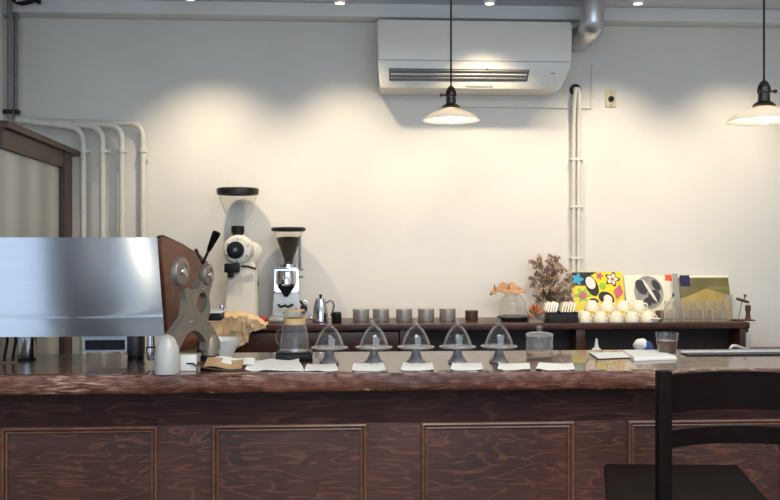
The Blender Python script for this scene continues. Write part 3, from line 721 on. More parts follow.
# standing white card by the foot and the kraft envelope
a = onTop(180, 371.2); b_ = onTop(196, 371.2)
cd = thing('white_card', 'small white card box standing beside the pale grey machine foot', 'card', (a + b_) / 2)
zt = PZ(355, a.y, 188) - ZT; hw = (b_.x - a.x) / 2
obj('card_body', MB().box((-hw, 0, .0008), (hw, .02, zt), bev=.002), 'paper', cd)
obj('printed_stripe', MB().box((-hw * .2, -.0012, zt * .42), (hw * .8, .0005, zt * .52)), 'black', cd, label='short black printed stripe')
a = onTop(190, 371.5); b_ = onTop(250, 371.5)
fo = thing('menu_folder', 'brown folder with kraft and white papers lying by the bar edge', 'folder', (a + b_) / 2)
w2 = (b_.x - a.x) / 2
q2 = [Vector((-w2 * .95, .005, 0)), Vector((w2 * .8, .005, 0)), Vector((w2 * .85, .13, 0)), Vector((-w2 * .8, .13, 0))]
mb = MB().grid(lambda u, v: q2[0].lerp(q2[1], u).lerp(q2[3].lerp(q2[2], u), v) + Vector((0, 0, .001 + .026 * (1 - u) ** 3 * (1 - .4 * v))), 12, 6)
ex = bmesh.ops.extrude_face_region(mb.bm, geom=list(mb.bm.faces)); bmesh.ops.translate(mb.bm, verts=[v for v in ex['geom'] if isinstance(v, bmesh.types.BMVert)], vec=(0, 0, .004))
obj('cover', mb, 'kraftdark', fo)
mb = MB().grid(lambda u, v: Vector((-w2 * .55 + 1.25 * w2 * u, .012 + .09 * v, .007 + .02 * v + .010 * (1 - u) + .004 * math.sin(u * 7))), 14, 6)
ex = bmesh.ops.extrude_face_region(mb.bm, geom=list(mb.bm.faces)); bmesh.ops.translate(mb.bm, verts=[v for v in ex['geom'] if isinstance(v, bmesh.types.BMVert)], vec=(0, 0, .002))
obj('kraft_envelope', mb, 'kraft', fo)
mb = MB().grid(lambda u, v: Vector((-w2 * .3 + 1.35 * w2 * u, .06 + .07 * v, .024 + .014 * v - .010 * u + .003 * math.sin(u * 9))), 14, 4)
ex = bmesh.ops.extrude_face_region(mb.bm, geom=list(mb.bm.faces)); bmesh.ops.translate(mb.bm, verts=[v for v in ex['geom'] if isinstance(v, bmesh.types.BMVert)], vec=(0, 0, .002))
obj('white_sheet', mb, 'paper', fo)

sl = [((245, 304, 361.5, 371.5, 6), 'large white paper sheet in front of the glass coffee server', 3),
      ((305, 337.5, 365, 371.5, 2), 'white paper slip in front of the first glass dome from the left', 4),
      ((352, 385.5, 364.5, 371.2, 2), 'white paper slip in front of the second glass dome from the left', 5),
      ((401, 434, 363.8, 370.8, 2), 'white paper slip in front of the third glass dome from the left', 6),
      ((450.5, 483, 363.8, 370.6, 2), 'white paper slip in front of the fourth glass dome from the left', 7),
      ((497, 531, 364.3, 370.4, 2), 'white paper slip in front of the fifth glass dome from the left', 8),
      ((536, 575, 364.5, 370.4, 3), 'white paper slip in front of the lidded glass jar', 9)]
for (x0, x1, y0, y1, sk), lab, sd in sl:
    o = sheet('paper_slip' if sd > 3 else 'paper_sheet', quad(x0, x1, y0, y1, sk), 'paper', ZT, wav=.006 if sd > 3 else .012, sd=sd)
    tag(o, lab, 'paper', 'white papers along the bar edge')

# coffee server on a scale
c_ = Vector((PX(294.5, 3.63), 3.63, 0)); k = SC(294, 3.63)
zs1 = .046
sc_ = thing('coffee_scale', 'flat black coffee scale under the glass server', 'scale', (c_.x, c_.y, ZT1))
obj('scale_body', MB().box((-18 * k, -.058, .004), (18 * k, .065, .030), bev=.005), 'black', sc_)
obj('weighing_plate', MB().box((-17 * k, -.054, .0305), (17 * k, .06, .036), bev=.002), 'black', sc_)
obj('display', MB().box((-6 * k, -.0595, .010), (6 * k, -.0582, .022)), 'blackmetal', sc_)
for sx in (-1, 1):
    for sy in (-1, 1): obj('foot', MB().lathe([(0, 0), (.008, 0), (.008, .0038), (0, .0038)], (sx * 14 * k, sy * .05, 0), 12), 'black', sc_)
zz0 = ZT1 + .0365
sv = thing('coffee_server', 'clear ribbed glass coffee server with a pale wooden collar', 'coffee server', (c_.x, c_.y, zz0))
zp = lambda py: PZ(py, 3.63, 294) - zz0
r0 = 14.5 * k
wob = lambda a, h: 1 + .012 * math.cos(a * 20)
obj('glass_body', MB().lathe([(0, .0005), (r0 * .93, .0005), (r0, .006), (r0 * .99, zp(345)), (r0 * .86, zp(330)), (r0 * .74, zp(324)), (r0 * .72, zp(321))], seg=80, cap=False, wob=wob), 'glasspink', sv)
obj('wooden_collar', MB().lathe([(r0 * .6, zp(324)), (r0 * .78, zp(324)), (r0 * .8, zp(318)), (r0 * .6, zp(318))], seg=40, cap=False), 'collar', sv)
obj('dripper_cone', MB().lathe([(r0 * .5, zp(318.5)), (r0 * .62, zp(318)), (r0 * .8, zp(313.5)), (r0 * .86, zp(311.5)), (r0 * .82, zp(311.5)), (r0 * .5, zp(317.5))], seg=40, cap=False), 'glass2', sv)
obj('lid', MB().lathe([(0, zp(311)), (r0 * .72, zp(311)), (r0 * .72, zp(309.8)), (r0 * .2, zp(309)), (0, zp(309))], seg=32), 'collar', sv)
obj('handle', MB().tube([(-r0 * .8, 0, zp(329)), (-r0 * 1.15, 0, zp(331)), (-r0 * 1.3, 0, zp(336)), (-r0 * 1.22, 0, zp(342)), (-r0 * .97, 0, zp(345))], .0045, 10), 'glass2', sv)

# five cake stands with glass domes
k = SC(416, 3.50)
rp = 18.6 * k; zpl = PZ(347, 3.50, 416) - ZT1
def stand(loc, label, mat):
    t_ = thing('cake_stand', label, 'cake stand', loc, 'small cake stands along the bar')
    obj('foot', MB().lathe([(0, 0), (9.6 * k, 0), (10 * k, .003), (9.4 * k, .008), (7.2 * k, .016), (5 * k, .032), (3.8 * k, zpl * .72), (4.2 * k, zpl - .010), (0, zpl - .010)], seg=40), mat, t_)
    obj('plate', MB().lathe([(0, zpl - .0098), (5 * k, zpl - .0098), (rp * .9, zpl - .004), (rp * .99, zpl - .001), (rp, zpl + .002), (rp * .97, zpl + .003), (rp * .9, zpl), (0, zpl - .002)], seg=56), mat, t_)
    return t_
def dome(loc, label):
    t_ = thing('glass_dome', label, 'glass dome', loc, 'glass domes on the cake stands')
    R_ = 14.6 * k; H = 22.5 * k
    pr = [(R_, 0)] + [(max(.006, R_ * (1 - t_q ** 1.35) ** .58), H * t_q) for t_q in [j / 16 for j in range(1, 16)]] + [(.006, H), (0, H)]
    pr2 = [(max(0, r - .003), h - .003 if h > .003 else h) for r, h in reversed(pr)]
    obj('glass_bell', MB().lathe(pr + pr2[1:], seg=56, cap=False), 'glassdome', t_, angle=70)
    obj('rim', MB().tube([(R_ * math.cos(a), R_ * math.sin(a), .002) for a in [2 * PI * j / 48 for j in range(48)]], .0024, 6, closed=True), 'glasspink', t_)
    obj('knob', MB().lathe([(0, H + .0005), (.008, H + .0005), (.006, H + .006), (.010, H + .013), (.010, H + .019), (.005, H + .024), (0, H + .025)], seg=20), 'glasspink', t_)
    return t_
DX = [329.5, 374, 416, 457.5, 499]
s1 = stand((PX(DX[0], 3.50), 3.50, ZT1), 'grey glazed cake stand, first from the left and next to the glass server', 'glaze')
d1 = dome((PX(DX[0], 3.50), 3.50, ZT1 + zpl + .0005), 'clear bell-shaped glass dome on the first cake stand from the left')
for i in range(1, 5):
    x = PX(DX[i], 3.50)
    dup(s1, (x, 3.50, ZT1), 'grey glazed cake stand, %s from the left along the bar' % ORD[i])
    dup(d1, (x, 3.50, ZT1 + zpl + .0005), 'clear bell-shaped glass dome on the %s cake stand from the left' % ORD[i])

# lidded jar
jy = 3.62; k = SC(539, jy); c_ = Vector((PX(539.5, jy), jy, ZT1)); zq = lambda py: PZ(py, jy, 539) - ZT1
jr = thing('glass_jar', 'clear cylindrical glass jar with a knobbed glass lid', 'jar', c_)
r0 = 13.4 * k; hj = zq(336)
obj('jar_body', MB().lathe([(0, 0), (r0 * .96, 0), (r0, .005), (r0, hj), (r0 * .96, hj), (r0 * .95, .010), (0, .008)], seg=48), 'glasspink', jr)
lid = obj('lid', MB().lathe([(0, hj + .0005), (r0 * 1.03, hj + .0005), (r0 * 1.03, hj + .008), (r0 * .8, hj + .014), (r0 * .3, hj + .018), (0, hj + .018)], seg=48), 'glasspink', jr)
obj('knob', MB().lathe([(0, hj + .0183), (.010, hj + .0183), (.008, hj + .024), (.013, hj + .034), (.011, hj + .041), (0, hj + .043)], seg=24), 'glasspink', lid)
obj('contents', MB().lathe([(0, .0085), (r0 * .93, .0105), (r0 * .93, hj * .22), (0, hj * .25)], seg=36), plain('pale_sugar', s2l(176, 148, 118), rough=.9, var=.3, vscale=120), jr)

# right side of the worktop
def slabthing(name, q_, th, mat, lab, cat, edge=None):
    ctr = (q_[0] + q_[1] + q_[2] + q_[3]) / 4; t_ = thing(name, lab, cat, ctr)
    loc_ = [p - ctr for p in q_]
    obj('top_sheet', MB().prism([p + Vector((0, 0, th * .5 + .0008)) for p in loc_], (0, 0, th * .5)), mat, t_)
    obj('under_sheet', MB().prism([Vector((p.x * 1.02, p.y * 1.06, .0006)) for p in loc_], (0, 0, th * .5)), edge or mat, t_)
    return t_
slabthing('clipboard_menu', [onTop(598, 359.5), onTop(632, 358.2), onTop(622, 353.6), onTop(590, 354)], .006, 'paper', 'white menu sheet on a dark backing board, left of the paper stack', 'menu', 'kraftdark')
slabthing('paper_stack', [onTop(634, 361), onTop(676, 359.5), onTop(658, 353.2), onTop(623, 353.2)], .014, 'paper', 'stack of white papers beside the tumbler of brown drink', 'paper stack')
gy = 3.68; c_ = Vector((PX(667, gy), gy, ZT1)); k = SC(667, gy); hg = PZ(333, gy, 667) - ZT
tm = thing('drink_tumbler', 'clear tapered tumbler half filled with brown drink', 'glass', c_)
obj('tumbler_glass', MB().lathe([(0, 0), (8.2 * k, 0), (8.6 * k, .004), (11.3 * k, hg), (10.9 * k, hg), (8.1 * k, .010), (0, .009)], seg=40), 'glass2', tm)
obj('drink', MB().lathe([(0, .0095), (8.0 * k, .0105), (9.9 * k, hg * .66), (0, hg * .66)], seg=36), 'drink', tm)
bmx0, bmx1 = PX(684, 3.69), 2.4
bm_ = thing('rim_shade_strip', 'added dark strip for shade along a thin steel rim at the back of the worktop', 'bar mat', ((bmx0 + bmx1) / 2, 3.69, ZT1))
hw = (bmx1 - bmx0) / 2
obj('mat', MB().box((-hw, -.045, .0), (hw, .028, .005), bev=.0015), 'black', bm_)  # dark strip put in for the shadowed gap below the rim
obj('steel_rim', MB().box((-hw, .0285, .0), (hw, .045, .012), bev=.002), 'tapsteel', bm_)

# ------------------------------------------------------------------ things on the back counter's lower top
fy_ = 4.48; c_ = Vector((PX(748, fy_), fy_, ZB1)); k = SC(748, fy_); zq = lambda py: PZ(py, fy_, 748) - ZB1
fc = thing('tap', 'slim steel tap with a short curved spout behind the steel rim', 'tap', c_)
obj('pillar', MB().lathe([(0, 0), (.026, 0), (.026, .006), (.013, .010), (.012, zq(333)), (0, zq(332.6))], seg=24), 'tapsteel', fc)
obj('spout', MB().tube([(-.01, 0, zq(350)), (-6 * k, 0, zq(348)), (-12 * k, 0, zq(346)), (-16.5 * k, 0, zq(346)), (-17.8 * k, 0, zq(348)), (-18 * k, 0, zq(352))], .009, 12), 'tapsteel', fc)
c_ = Vector((PX(642, fy_), fy_, ZB1)); k = SC(642, fy_); zq = lambda py: PZ(py, fy_, 642) - ZB1
ct = thing('folded_cloth', 'bunched white cloth with a blue lower edge behind the paper stack', 'cloth', c_)
obj('white_fold', MB().blob((-1 * k, 0, zq(345.5)), 1, 7.5 * k, .05, 7 * k, sub=3, n=.16, ns=16, seed=3), 'cloth', ct)
obj('blue_fold', MB().blob((4 * k, -.022, .058), 1, 6.8 * k, .045, .06, sub=3, n=.1, ns=16, seed=5), 'blue', ct)
c_ = Vector((PX(596.5, fy_), fy_, ZB1)); k = SC(596, fy_); zq = lambda py: PZ(py, fy_, 596) - ZB1
sb = thing('squeeze_bottle', 'slim white squeeze bottle tip showing behind the bar worktop', 'bottle', c_)
obj('bottle_body', MB().lathe([(0, 0), (.024, 0), (.025, .004), (.025, .07), (.02, .08), (0, .08)], seg=24), 'white', sb)
obj('nozzle', MB().lathe([(0, .0805), (.013, .0805), (.009, .1), (.006, zq(339)), (0, zq(338.5))], seg=20), 'white', sb)

# ------------------------------------------------------------------ raised shelf, left: bag, grinders, kettle, tins
by = 4.83; k = SC(238, by); c_ = Vector((PX(238, by), by, ZS1))
mb = MB()
def bagf(u, v):
    x = (PX(207, by) + (PX(268, by) - PX(207, by)) * u) - c_.x
    # v: 0 wall side -> 1 hanging front
    if v < .72: y = .045 - .155 * (v / .72); z = 0
    else: y = -.11 - .012 * (v - .72); z = -.13 * (v - .72) / .28 * (1 - .55 * abs(u - .45) * 2) * (1 if u < .75 else .4)
    hump = max(0, math.sin(PI * min(1, u * 1.02))) ** .6 * max(0, math.sin(PI * min(1, v / .95))) ** .7 * .062
    nz = noise.noise(Vector((u * 7, v * 7, 2))) * .016 + noise.noise(Vector((u * 17, v * 15, 6))) * .009
    z2 = z + hump + nz
    if v < .72: z2 = max(z2, .0012)
    return (x + noise.noise(Vector((u * 6, v * 6, 11))) * .012, y - .03 * (u < .3) * (v > .7) + (nz * .5 if v < .70 else min(0, nz) - .004), z2)
mb.grid(bagf, 44, 36)
o = obj('paper_bag', mb, 'bag', angle=20); o.location = c_
md = o.modifiers.new('thick', 'SOLIDIFY'); md.thickness = .0015; md.offset = 1
tag(o, 'crumpled brown paper bag lying over the shelf edge below the white grinder', 'paper bag')
c_ = Vector((PX(263.5, 4.80), 4.80, ZS1))
rt = thing('red_lidded_pot', 'tiny pot with a round red lid between the two coffee grinders', 'pot', c_)
obj('pot', MB().lathe([(0, 0), (.018, 0), (.02, .004), (.02, .016), (0, .016)], seg=24), 'pewter', rt)
obj('lid', MB().lathe([(0, .0165), (.021, .0165), (.022, .022), (.018, .036), (.008, .042), (0, .043)], seg=24), 'red', rt)

gy = 4.98; k = SC(240, gy)
g1 = thing('coffee_grinder', 'tall white coffee grinder with a large clear empty hopper', 'coffee grinder', (PX(240, gy), gy, ZS1))
gp = lambda px, py, y=0: P(px, py, gy + y) - Vector((PX(240, gy), gy, ZS1))
# body column: tapering box, wider at the base
def frust(mb, z0, w0, d0, z1, w1, d1, x0=0, x1=0, y0=0, y1=0, bev=.006):
    A = [Vector((x0 + sx * w0, y0 + sy * d0, z0)) for sx, sy in ((-1, -1), (1, -1), (1, 1), (-1, 1))]
    B = [Vector((x1 + sx * w1, y1 + sy * d1, z1)) for sx, sy in ((-1, -1), (1, -1), (1, 1), (-1, 1))]
    va = [mb.bm.verts.new(p) for p in A]; vb = [mb.bm.verts.new(p) for p in B]
    fs = [mb.bm.faces.new(va), mb.bm.faces.new(vb)] + [mb.bm.faces.new((va[i], va[(i + 1) % 4], vb[(i + 1) % 4], vb[i])) for i in range(4)]
    es = list({e for f in fs for e in f.edges})
    if bev: bmesh.ops.bevel(mb.bm, geom=es, offset=bev, segments=2, affect='EDGES')
    return mb
zt = gp(240, 262).z
obj('body', frust(MB(), .0008, 15.5 * k, .075, zt, 13 * k, .062, x0=1.5 * k, x1=3 * k, bev=.008), 'grinder', g1)
obj('side_plate', frust(MB(), .03, .004, .05, zt * .9, .004, .045, x0=17.2 * k + .004, x1=16.2 * k + .004, bev=.001), 'grinder', g1)
c1 = gp(236.5, 250, -.06)
obj('burr_housing', MB().lathe([(0, .13), (13 * k, .13), (15 * k, .10), (15 * k, .02), (13.5 * k, .004), (11 * k, 0), (0, 0)], (c1.x + 2 * k, -.075 + .13, c1.z), 36, axis=(0, -1, 0)) if False else MB().lathe([(0, 0), (13.5 * k, 0), (15 * k, .012), (15 * k, .1), (12.5 * k, .122), (9 * k, .126), (0, .126)], (c1.x + 1.5 * k, .05, c1.z), 36, axis=(0, -1, 0)), 'grinder', g1)
obj('motor', MB().lathe([(0, 0), (10 * k, 0), (11.5 * k, .01), (11.5 * k, .09), (9 * k, .1), (0, .1)], (c1.x + 9 * k, .075, c1.z - 3 * k), 32, axis=(.3, -1, 0)), 'grinder', g1)
dial = obj('grind_dial', MB().lathe([(0, 0), (8.5 * k, 0), (8.5 * k, .008), (6 * k, .010), (5.4 * k, .022), (0, .024)], (c1.x - .5 * k, -.0765, c1.z), 32, axis=(0, -1, 0)), 'black', g1)
obj('dial_cap', MB().lathe([(0, 0), (2.3 * k, 0), (2 * k, .003), (0, .004)], (c1.x - .5 * k, -.101, c1.z), 20, axis=(0, -1, 0)), 'pewter', dial)
for a in range(6): obj('bolt', MB().lathe([(0, 0), (1.1 * k, 0), (1 * k, .004), (0, .004)], (c1.x + 1.2 * k + 11.2 * k * math.cos(a * PI / 3 + .5), -.0745, c1.z + 11.2 * k * math.sin(a * PI / 3 + .5)), 10, axis=(0, -1, 0)), 'chrome', g1)
a, b_ = gp(226.5, 263), gp(241.5, 276)
obj('spout', MB().box((a.x, -.105, b_.z + 4 * k), (b_.x, -.064, a.z), bev=.006).box((a.x + 3 * k, -.1, b_.z - 1 * k), (a.x + 9 * k, -.068, b_.z + 4.2 * k), bev=.004), 'black', g1)
obj('spout_lever', MB().tube([gp(241, 266, -.09), gp(248, 266.5, -.085), gp(256, 269, -.08)], .006, 8), 'blackmetal', g1)
obj('switch', MB().box(gp(255, 284) + Vector((.012, -.02, -.014)), gp(255, 284) + Vector((.020, .012, .014)), bev=.002), 'black', g1)
hx0 = gp(237.8, 226).x
nk = obj('hopper_neck', MB().lathe([(0, gp(0, 240).z), (5.2 * k, gp(0, 240).z), (5.2 * k, gp(0, 234).z), (6.6 * k, gp(0, 233).z), (6.6 * k, gp(0, 226).z), (5 * k, gp(0, 225.5).z), (0, gp(0, 225.5).z)], (hx0, 0, 0), 28), 'black', g1)
zt_, zb_ = gp(0, 194).z, gp(0, 225).z
hop = []
for j in range(13):
    t_ = j / 12; hop.append(((6.8 + (19 - 6.8) * (1 - (1 - t_) ** 1.25)) * k, zb_ + (zt_ - zb_) * t_))
hp = obj('hopper', MB().lathe(hop, (hx0, 0, 0), 44, cap=False), 'glass', g1, label='clear funnel hopper')
obj('hopper_rim', MB().lathe([(19.6 * k, zt_ + 6.5 * k), (20.6 * k, zt_ + 6 * k), (21 * k, zt_ + 4 * k), (20.4 * k, zt_), (18.6 * k, zt_ - .3 * k), (18.6 * k, zt_ + 2 * k), (19.6 * k, zt_ + 6.5 * k)], (hx0, 0, 0), 44, cap=False), 'blackmetal', hp)
obj('hopper_lid', MB().lathe([(0, zt_ + 5 * k), (18 * k, zt_ + 5 * k), (19 * k, zt_ + 6 * k), (19.5 * k, zt_ + 6.6 * k), (0, zt_ + 6.2 * k)], (hx0, 0, 0), 40), 'black', hp)

gy2 = 4.98; k = SC(287, gy2); o2 = Vector((PX(287, gy2), gy2, ZS1))
g2 = thing('coffee_grinder', 'silver coffee grinder with dark beans in its conical hopper', 'coffee grinder', o2)
gp = lambda px, py, y=0: P(px, py, gy2 + y) - o2
zq = lambda py: gp(287, py).z
obj('base', MB().box((-16.5 * k, -.125, .0008), (15 * k, .06, zq(315.5)), bev=.008), 'brush', g2)
bd = obj('body', frust(MB(), zq(315.4), 14 * k, .055, zq(292), 12.2 * k, .052, bev=.006), 'brush', g2)
obj('upper_body', frust(MB(), zq(291.8), 12.4 * k, .052, zq(267.5), 11.8 * k, .05, bev=.008), 'chrome', g2)
obj('dosing_chamber', MB().lathe([(0, zq(270)), (9 * k, zq(270)), (10 * k, zq(272)), (10 * k, zq(283)), (8 * k, zq(285)), (0, zq(285))], (0, -.062, 0), 32), 'chrome', g2)
obj('chute', frust(MB(), zq(296), 1.5 * k, .008, zq(285.2), 8.5 * k, .035, y0=-.075, y1=-.062, bev=.003), 'blackmetal', g2)
obj('portafilter_fork', MB().tube([gp(278.5, 305, -.06), gp(281, 307, -.1), gp(285, 305.5, -.115), gp(288, 307, -.115), gp(292, 305, -.1), gp(292.5, 305, -.06)], .007, 10), 'black', g2)
obj('red_button', MB().lathe([(0, 0), (.006, 0), (.005, .005), (0, .006)], gp(296, 308.5, -.058), 12, axis=(0, -1, 0)), 'red', g2)
lv = obj('side_lever', MB().tube([(12 * k, -.02, zq(300)), (15.5 * k, -.03, zq(303)), (17 * k, -.04, zq(306))], .007, 10), 'blackmetal', g2)
obj('lever_knob', MB().blob((17 * k, -.045, zq(308.5)), 1, 3.6 * k, .02, 5 * k, sub=2), 'black', lv)
obj('adjuster_collar', MB().lathe([(0, zq(267.3)), (11 * k, zq(267.3)), (11 * k, zq(264)), (6.5 * k, zq(262.5)), (5 * k, zq(262)), (0, zq(262))], (1 * k, 0, 0), 32), 'chrome', g2)
obj('side_post', MB().box((11.2 * k, .0, zq(268)), (14 * k, .03, zq(236)), bev=.003).box((11 * k, -.01, zq(270.5)), (16 * k, .03, zq(268.2)), bev=.002).box((11 * k, -.01, zq(278)), (16 * k, .03, zq(276)), bev=.002), 'pewter', g2)
hp = obj('hopper', MB().lathe([(4.6 * k, zq(262)), (5 * k, zq(259)), (12.8 * k, zq(237)), (14.4 * k, zq(231.5))], (1.5 * k, 0, 0), 40, cap=False), 'glass', g2, label='clear cone hopper full of beans')
obj('beans', MB().lathe([(0, zq(262)), (4.2 * k, zq(262)), (4.6 * k, zq(259)), (12.2 * k, zq(238)), (8 * k, zq(237)), (0, zq(236.5))], (1.5 * k, 0, 0), 36), 'beans', hp)
obj('hopper_lid', MB().lathe([(0, zq(231.6)), (15 * k, zq(231.6)), (17 * k, zq(230.6)), (17.2 * k, zq(228.4)), (15.5 * k, zq(227.2)), (0, zq(226.8))], (1.5 * k, 0, 0), 44), 'black', hp)

ky = 4.9; k = SC(321, ky); o3 = Vector((PX(320.5, ky), ky, ZS1)); zq = lambda py: PZ(py, ky, 320) - ZS1
kt = thing('pouring_kettle', 'small steel pouring kettle with a slim curved spout', 'kettle', o3)
obj('kettle_body', MB().lathe([(0, 0), (7.4 * k, 0), (8 * k, .004), (7.8 * k, zq(315)), (6.6 * k, zq(305)), (5.4 * k, zq(300.6)), (0, zq(300.5))], seg=36), 'chrome', kt)
ld = obj('lid', MB().lathe([(0, zq(300.3)), (5.6 * k, zq(300.3)), (5.2 * k, zq(299)), (2 * k, zq(297.6)), (0, zq(297.4))], seg=28), 'chrome', kt)
obj('knob', MB().lathe([(0, zq(297.3)), (1 * k, zq(297.3)), (1.7 * k, zq(295.6)), (1.2 * k, zq(294.4)), (0, zq(294.3))], seg=16), 'black', ld)
obj('spout', MB().tube([(-7 * k, 0, zq(319)), (-10 * k, 0, zq(318)), (-11.5 * k, 0, zq(313)), (-12 * k, 0, zq(306)), (-14 * k, 0, zq(301)), (-16 * k, 0, zq(300))], [.008, .008, .006, .0055, .005, .0045], 12), 'chrome', kt)
obj('handle', MB().tube([(5.8 * k, 0, zq(303)), (9 * k, 0, zq(300.5)), (12 * k, 0, zq(301.5)), (13.5 * k, 0, zq(306)), (12 * k, 0, zq(312)), (10 * k, 0, zq(316))], .0055, 10), 'pewter', kt)
c_ = Vector((PX(336.5, 4.84), 4.84, ZS1)); k = SC(336, 4.84)
dk = thing('dark_caddy', 'small round black container just right of the steel kettle', 'container', c_)
obj('container_body', MB().lathe([(0, 0), (4.6 * k, 0), (5 * k, .004), (5 * k, 8 * k), (0, 8 * k)], seg=28), 'black', dk)
obj('lid', MB().lathe([(0, 8.1 * k), (5.1 * k, 8.1 * k), (4.6 * k, 10.4 * k), (1 * k, 11.2 * k), (0, 11.2 * k)], seg=28), 'black', dk)

ty = 4.94; k = SC(404, ty); ht = PZ(308.5, ty, 404) - ZS1
tin0 = None
for i, px in enumerate((361, 381, 404, 426, 447.5)):
    o_ = Vector((PX(px, ty), ty, ZS1)); lab = '%s brushed steel tin from the left in the row on the raised shelf' % ORD[i]
    if tin0 is None:
        tin0 = thing('steel_tin', lab, 'tin', o_, 'tins on the raised shelf')
        r = 8.2 * k
        obj('tin_body', MB().lathe([(0, 0), (r * .97, 0), (r, .003), (r, ht * .86), (0, ht * .86)], seg=36), 'brush', tin0)
        obj('lid', MB().lathe([(0, ht * .862), (r * 1.02, ht * .862), (r * 1.02, ht * .985), (r * .96, ht), (r * .9, ht * .97), (0, ht * .97)], seg=36), 'brush', tin0)
    else: dup(tin0, o_, lab)
o_ = Vector((PX(471.5, ty), ty, ZS1)); t_ = thing('brown_tin', 'smaller dark brown metal tin at the right end of the tin row', 'tin', o_, 'tins on the raised shelf')
bt = plain('brown_tin_metal', s2l(104, 78, 62), rough=.4, metal=.6, var=.15)
h2 = PZ(310.5, ty, 471) - ZS1
obj('tin_body', MB().lathe([(0, 0), (6.2 * k, 0), (6.4 * k, .003), (6.4 * k, h2 * .8), (0, h2 * .8)], seg=32), bt, t_)
obj('lid', MB().lathe([(0, h2 * .802), (6.6 * k, h2 * .802), (6.6 * k, h2), (0, h2)], seg=32), bt, t_)

# ------------------------------------------------------------------ raised shelf, right
# glass cloche on dark tray with a dried leaf over it
cy = 4.92; k = SC(512, cy); o_ = Vector((PX(513, cy), cy, ZS1)); zq = lambda py: PZ(py, cy, 512) - ZS1
t_ = thing('dark_tray', 'round black tray under the tilted glass cloche', 'tray', o_)
obj('tray_base', MB().lathe([(0, 0), (13.5 * k, 0), (15.5 * k, .004), (16 * k, .020), (15.6 * k, .024), (0, .024)], seg=40), 'black', t_)
zc0 = ZS1 + .0245
t_ = thing('glass_cloche', 'large clear glass cloche standing on a round black tray', 'cloche', (o_.x - .5 * k, cy, zc0))
R_ = 13.6 * k; H = PZ(293, cy, 512) - zc0
obj('glass_bell', MB().lathe([(R_, .001), (R_ * 1.0, H * .3), (R_ * .97, H * .5), (R_ * .86, H * .72), (R_ * .62, H * .9), (R_ * .3, H * .98), (0, H)], seg=48, cap=False), 'glasspink', t_, angle=70)
obj('rim', MB().tube([(R_ * math.cos(a), R_ * math.sin(a), .003) for a in [2 * PI * j / 40 for j in range(40)]], .003, 6, closed=True), 'glasspink', t_)
lo_ = Vector((o_.x, cy, zc0 + H))
q = [(490, 301.5), (497, 294), (495.5, 285.5), (505, 287), (508, 284), (514, 288), (523, 291), (526, 296)]
def leaf(u, v):
    x = PX(490 + 36 * u, cy) - lo_.x
    top = zc0 + H - lo_.z
    arch = .004 + .016 * math.sin(PI * u) + (-.045 * max(0, .35 - u) - .01 * max(0, u - .75)) + .006
    curl = .03 * max(0, .4 - abs(u - .2)) * (1 - v)
    half = .052 * math.sin(PI * min(.98, max(.04, u))) ** .7 * (1 + .22 * math.sin(u * 21))
    return (x, (v - .5) * 2 * half, arch + curl + .02 * (1 - abs(v - .5) * 2) * 0 + (v - .5) * 2 * half * .55 - .012 * math.exp(-((v - .5) / .08) ** 2) + noise.noise(Vector((u * 5, v * 3, 1))) * .006)
mb = MB().grid(leaf, 20, 8)
mb.tube([Vector(leaf(.18, .5)) + Vector((0, 0, .0)), Vector(leaf(.16, .4)) + Vector((-.01, 0, .035))], [.006, .002], 6)
mb.tube([Vector(leaf(.5, .5)), Vector(leaf(.5, .4)) + Vector((.004, 0, .028))], [.006, .002], 6)
o = obj('dried_leaf', mb, 'leafbrown', angle=50); o.location = lo_
md = o.modifiers.new('thick', 'SOLIDIFY'); md.thickness = .003; md.offset = 1
tag(o, 'large curled brown dried leaf lying on top of the glass cloche', 'leaf')

fy = 4.80; k = SC(536, fy); o_ = Vector((PX(536, fy), fy, ZS1)); zq = lambda py: PZ(py, fy, 536) - ZS1
t_ = thing('petal_jar', 'small clear glass of orange dried petals beside the glass cloche', 'jar', o_)
obj('glass_pot', MB().lathe([(0, 0), (8 * k, 0), (8.5 * k, .004), (9.2 * k, zq(311)), (8.9 * k, zq(311)), (8 * k, .007), (0, .006)], seg=32), 'glasspink', t_)
mb = MB(); rnd = random.Random(5)
for i in range(16):
    a = rnd.uniform(0, 2 * PI); r = rnd.uniform(.0, 5.5 * k); le = rnd.uniform(.045, .08); tl = rnd.uniform(.2, 1.0)
    b0 = Vector((r * math.cos(a) * .5, r * math.sin(a) * .5, rnd.uniform(.02, .045)))
    dr_ = Vector((math.cos(a) * math.sin(tl), math.sin(a) * math.sin(tl), math.cos(tl)))
    b1 = b0 + dr_ * le
    mb.tube([b0, b0.lerp(b1, .3), b0.lerp(b1, .7), b1], [.003, .007, .008, .0015], 6)
obj('dried_petals', mb, 'petal', t_, label='orange dried petals')

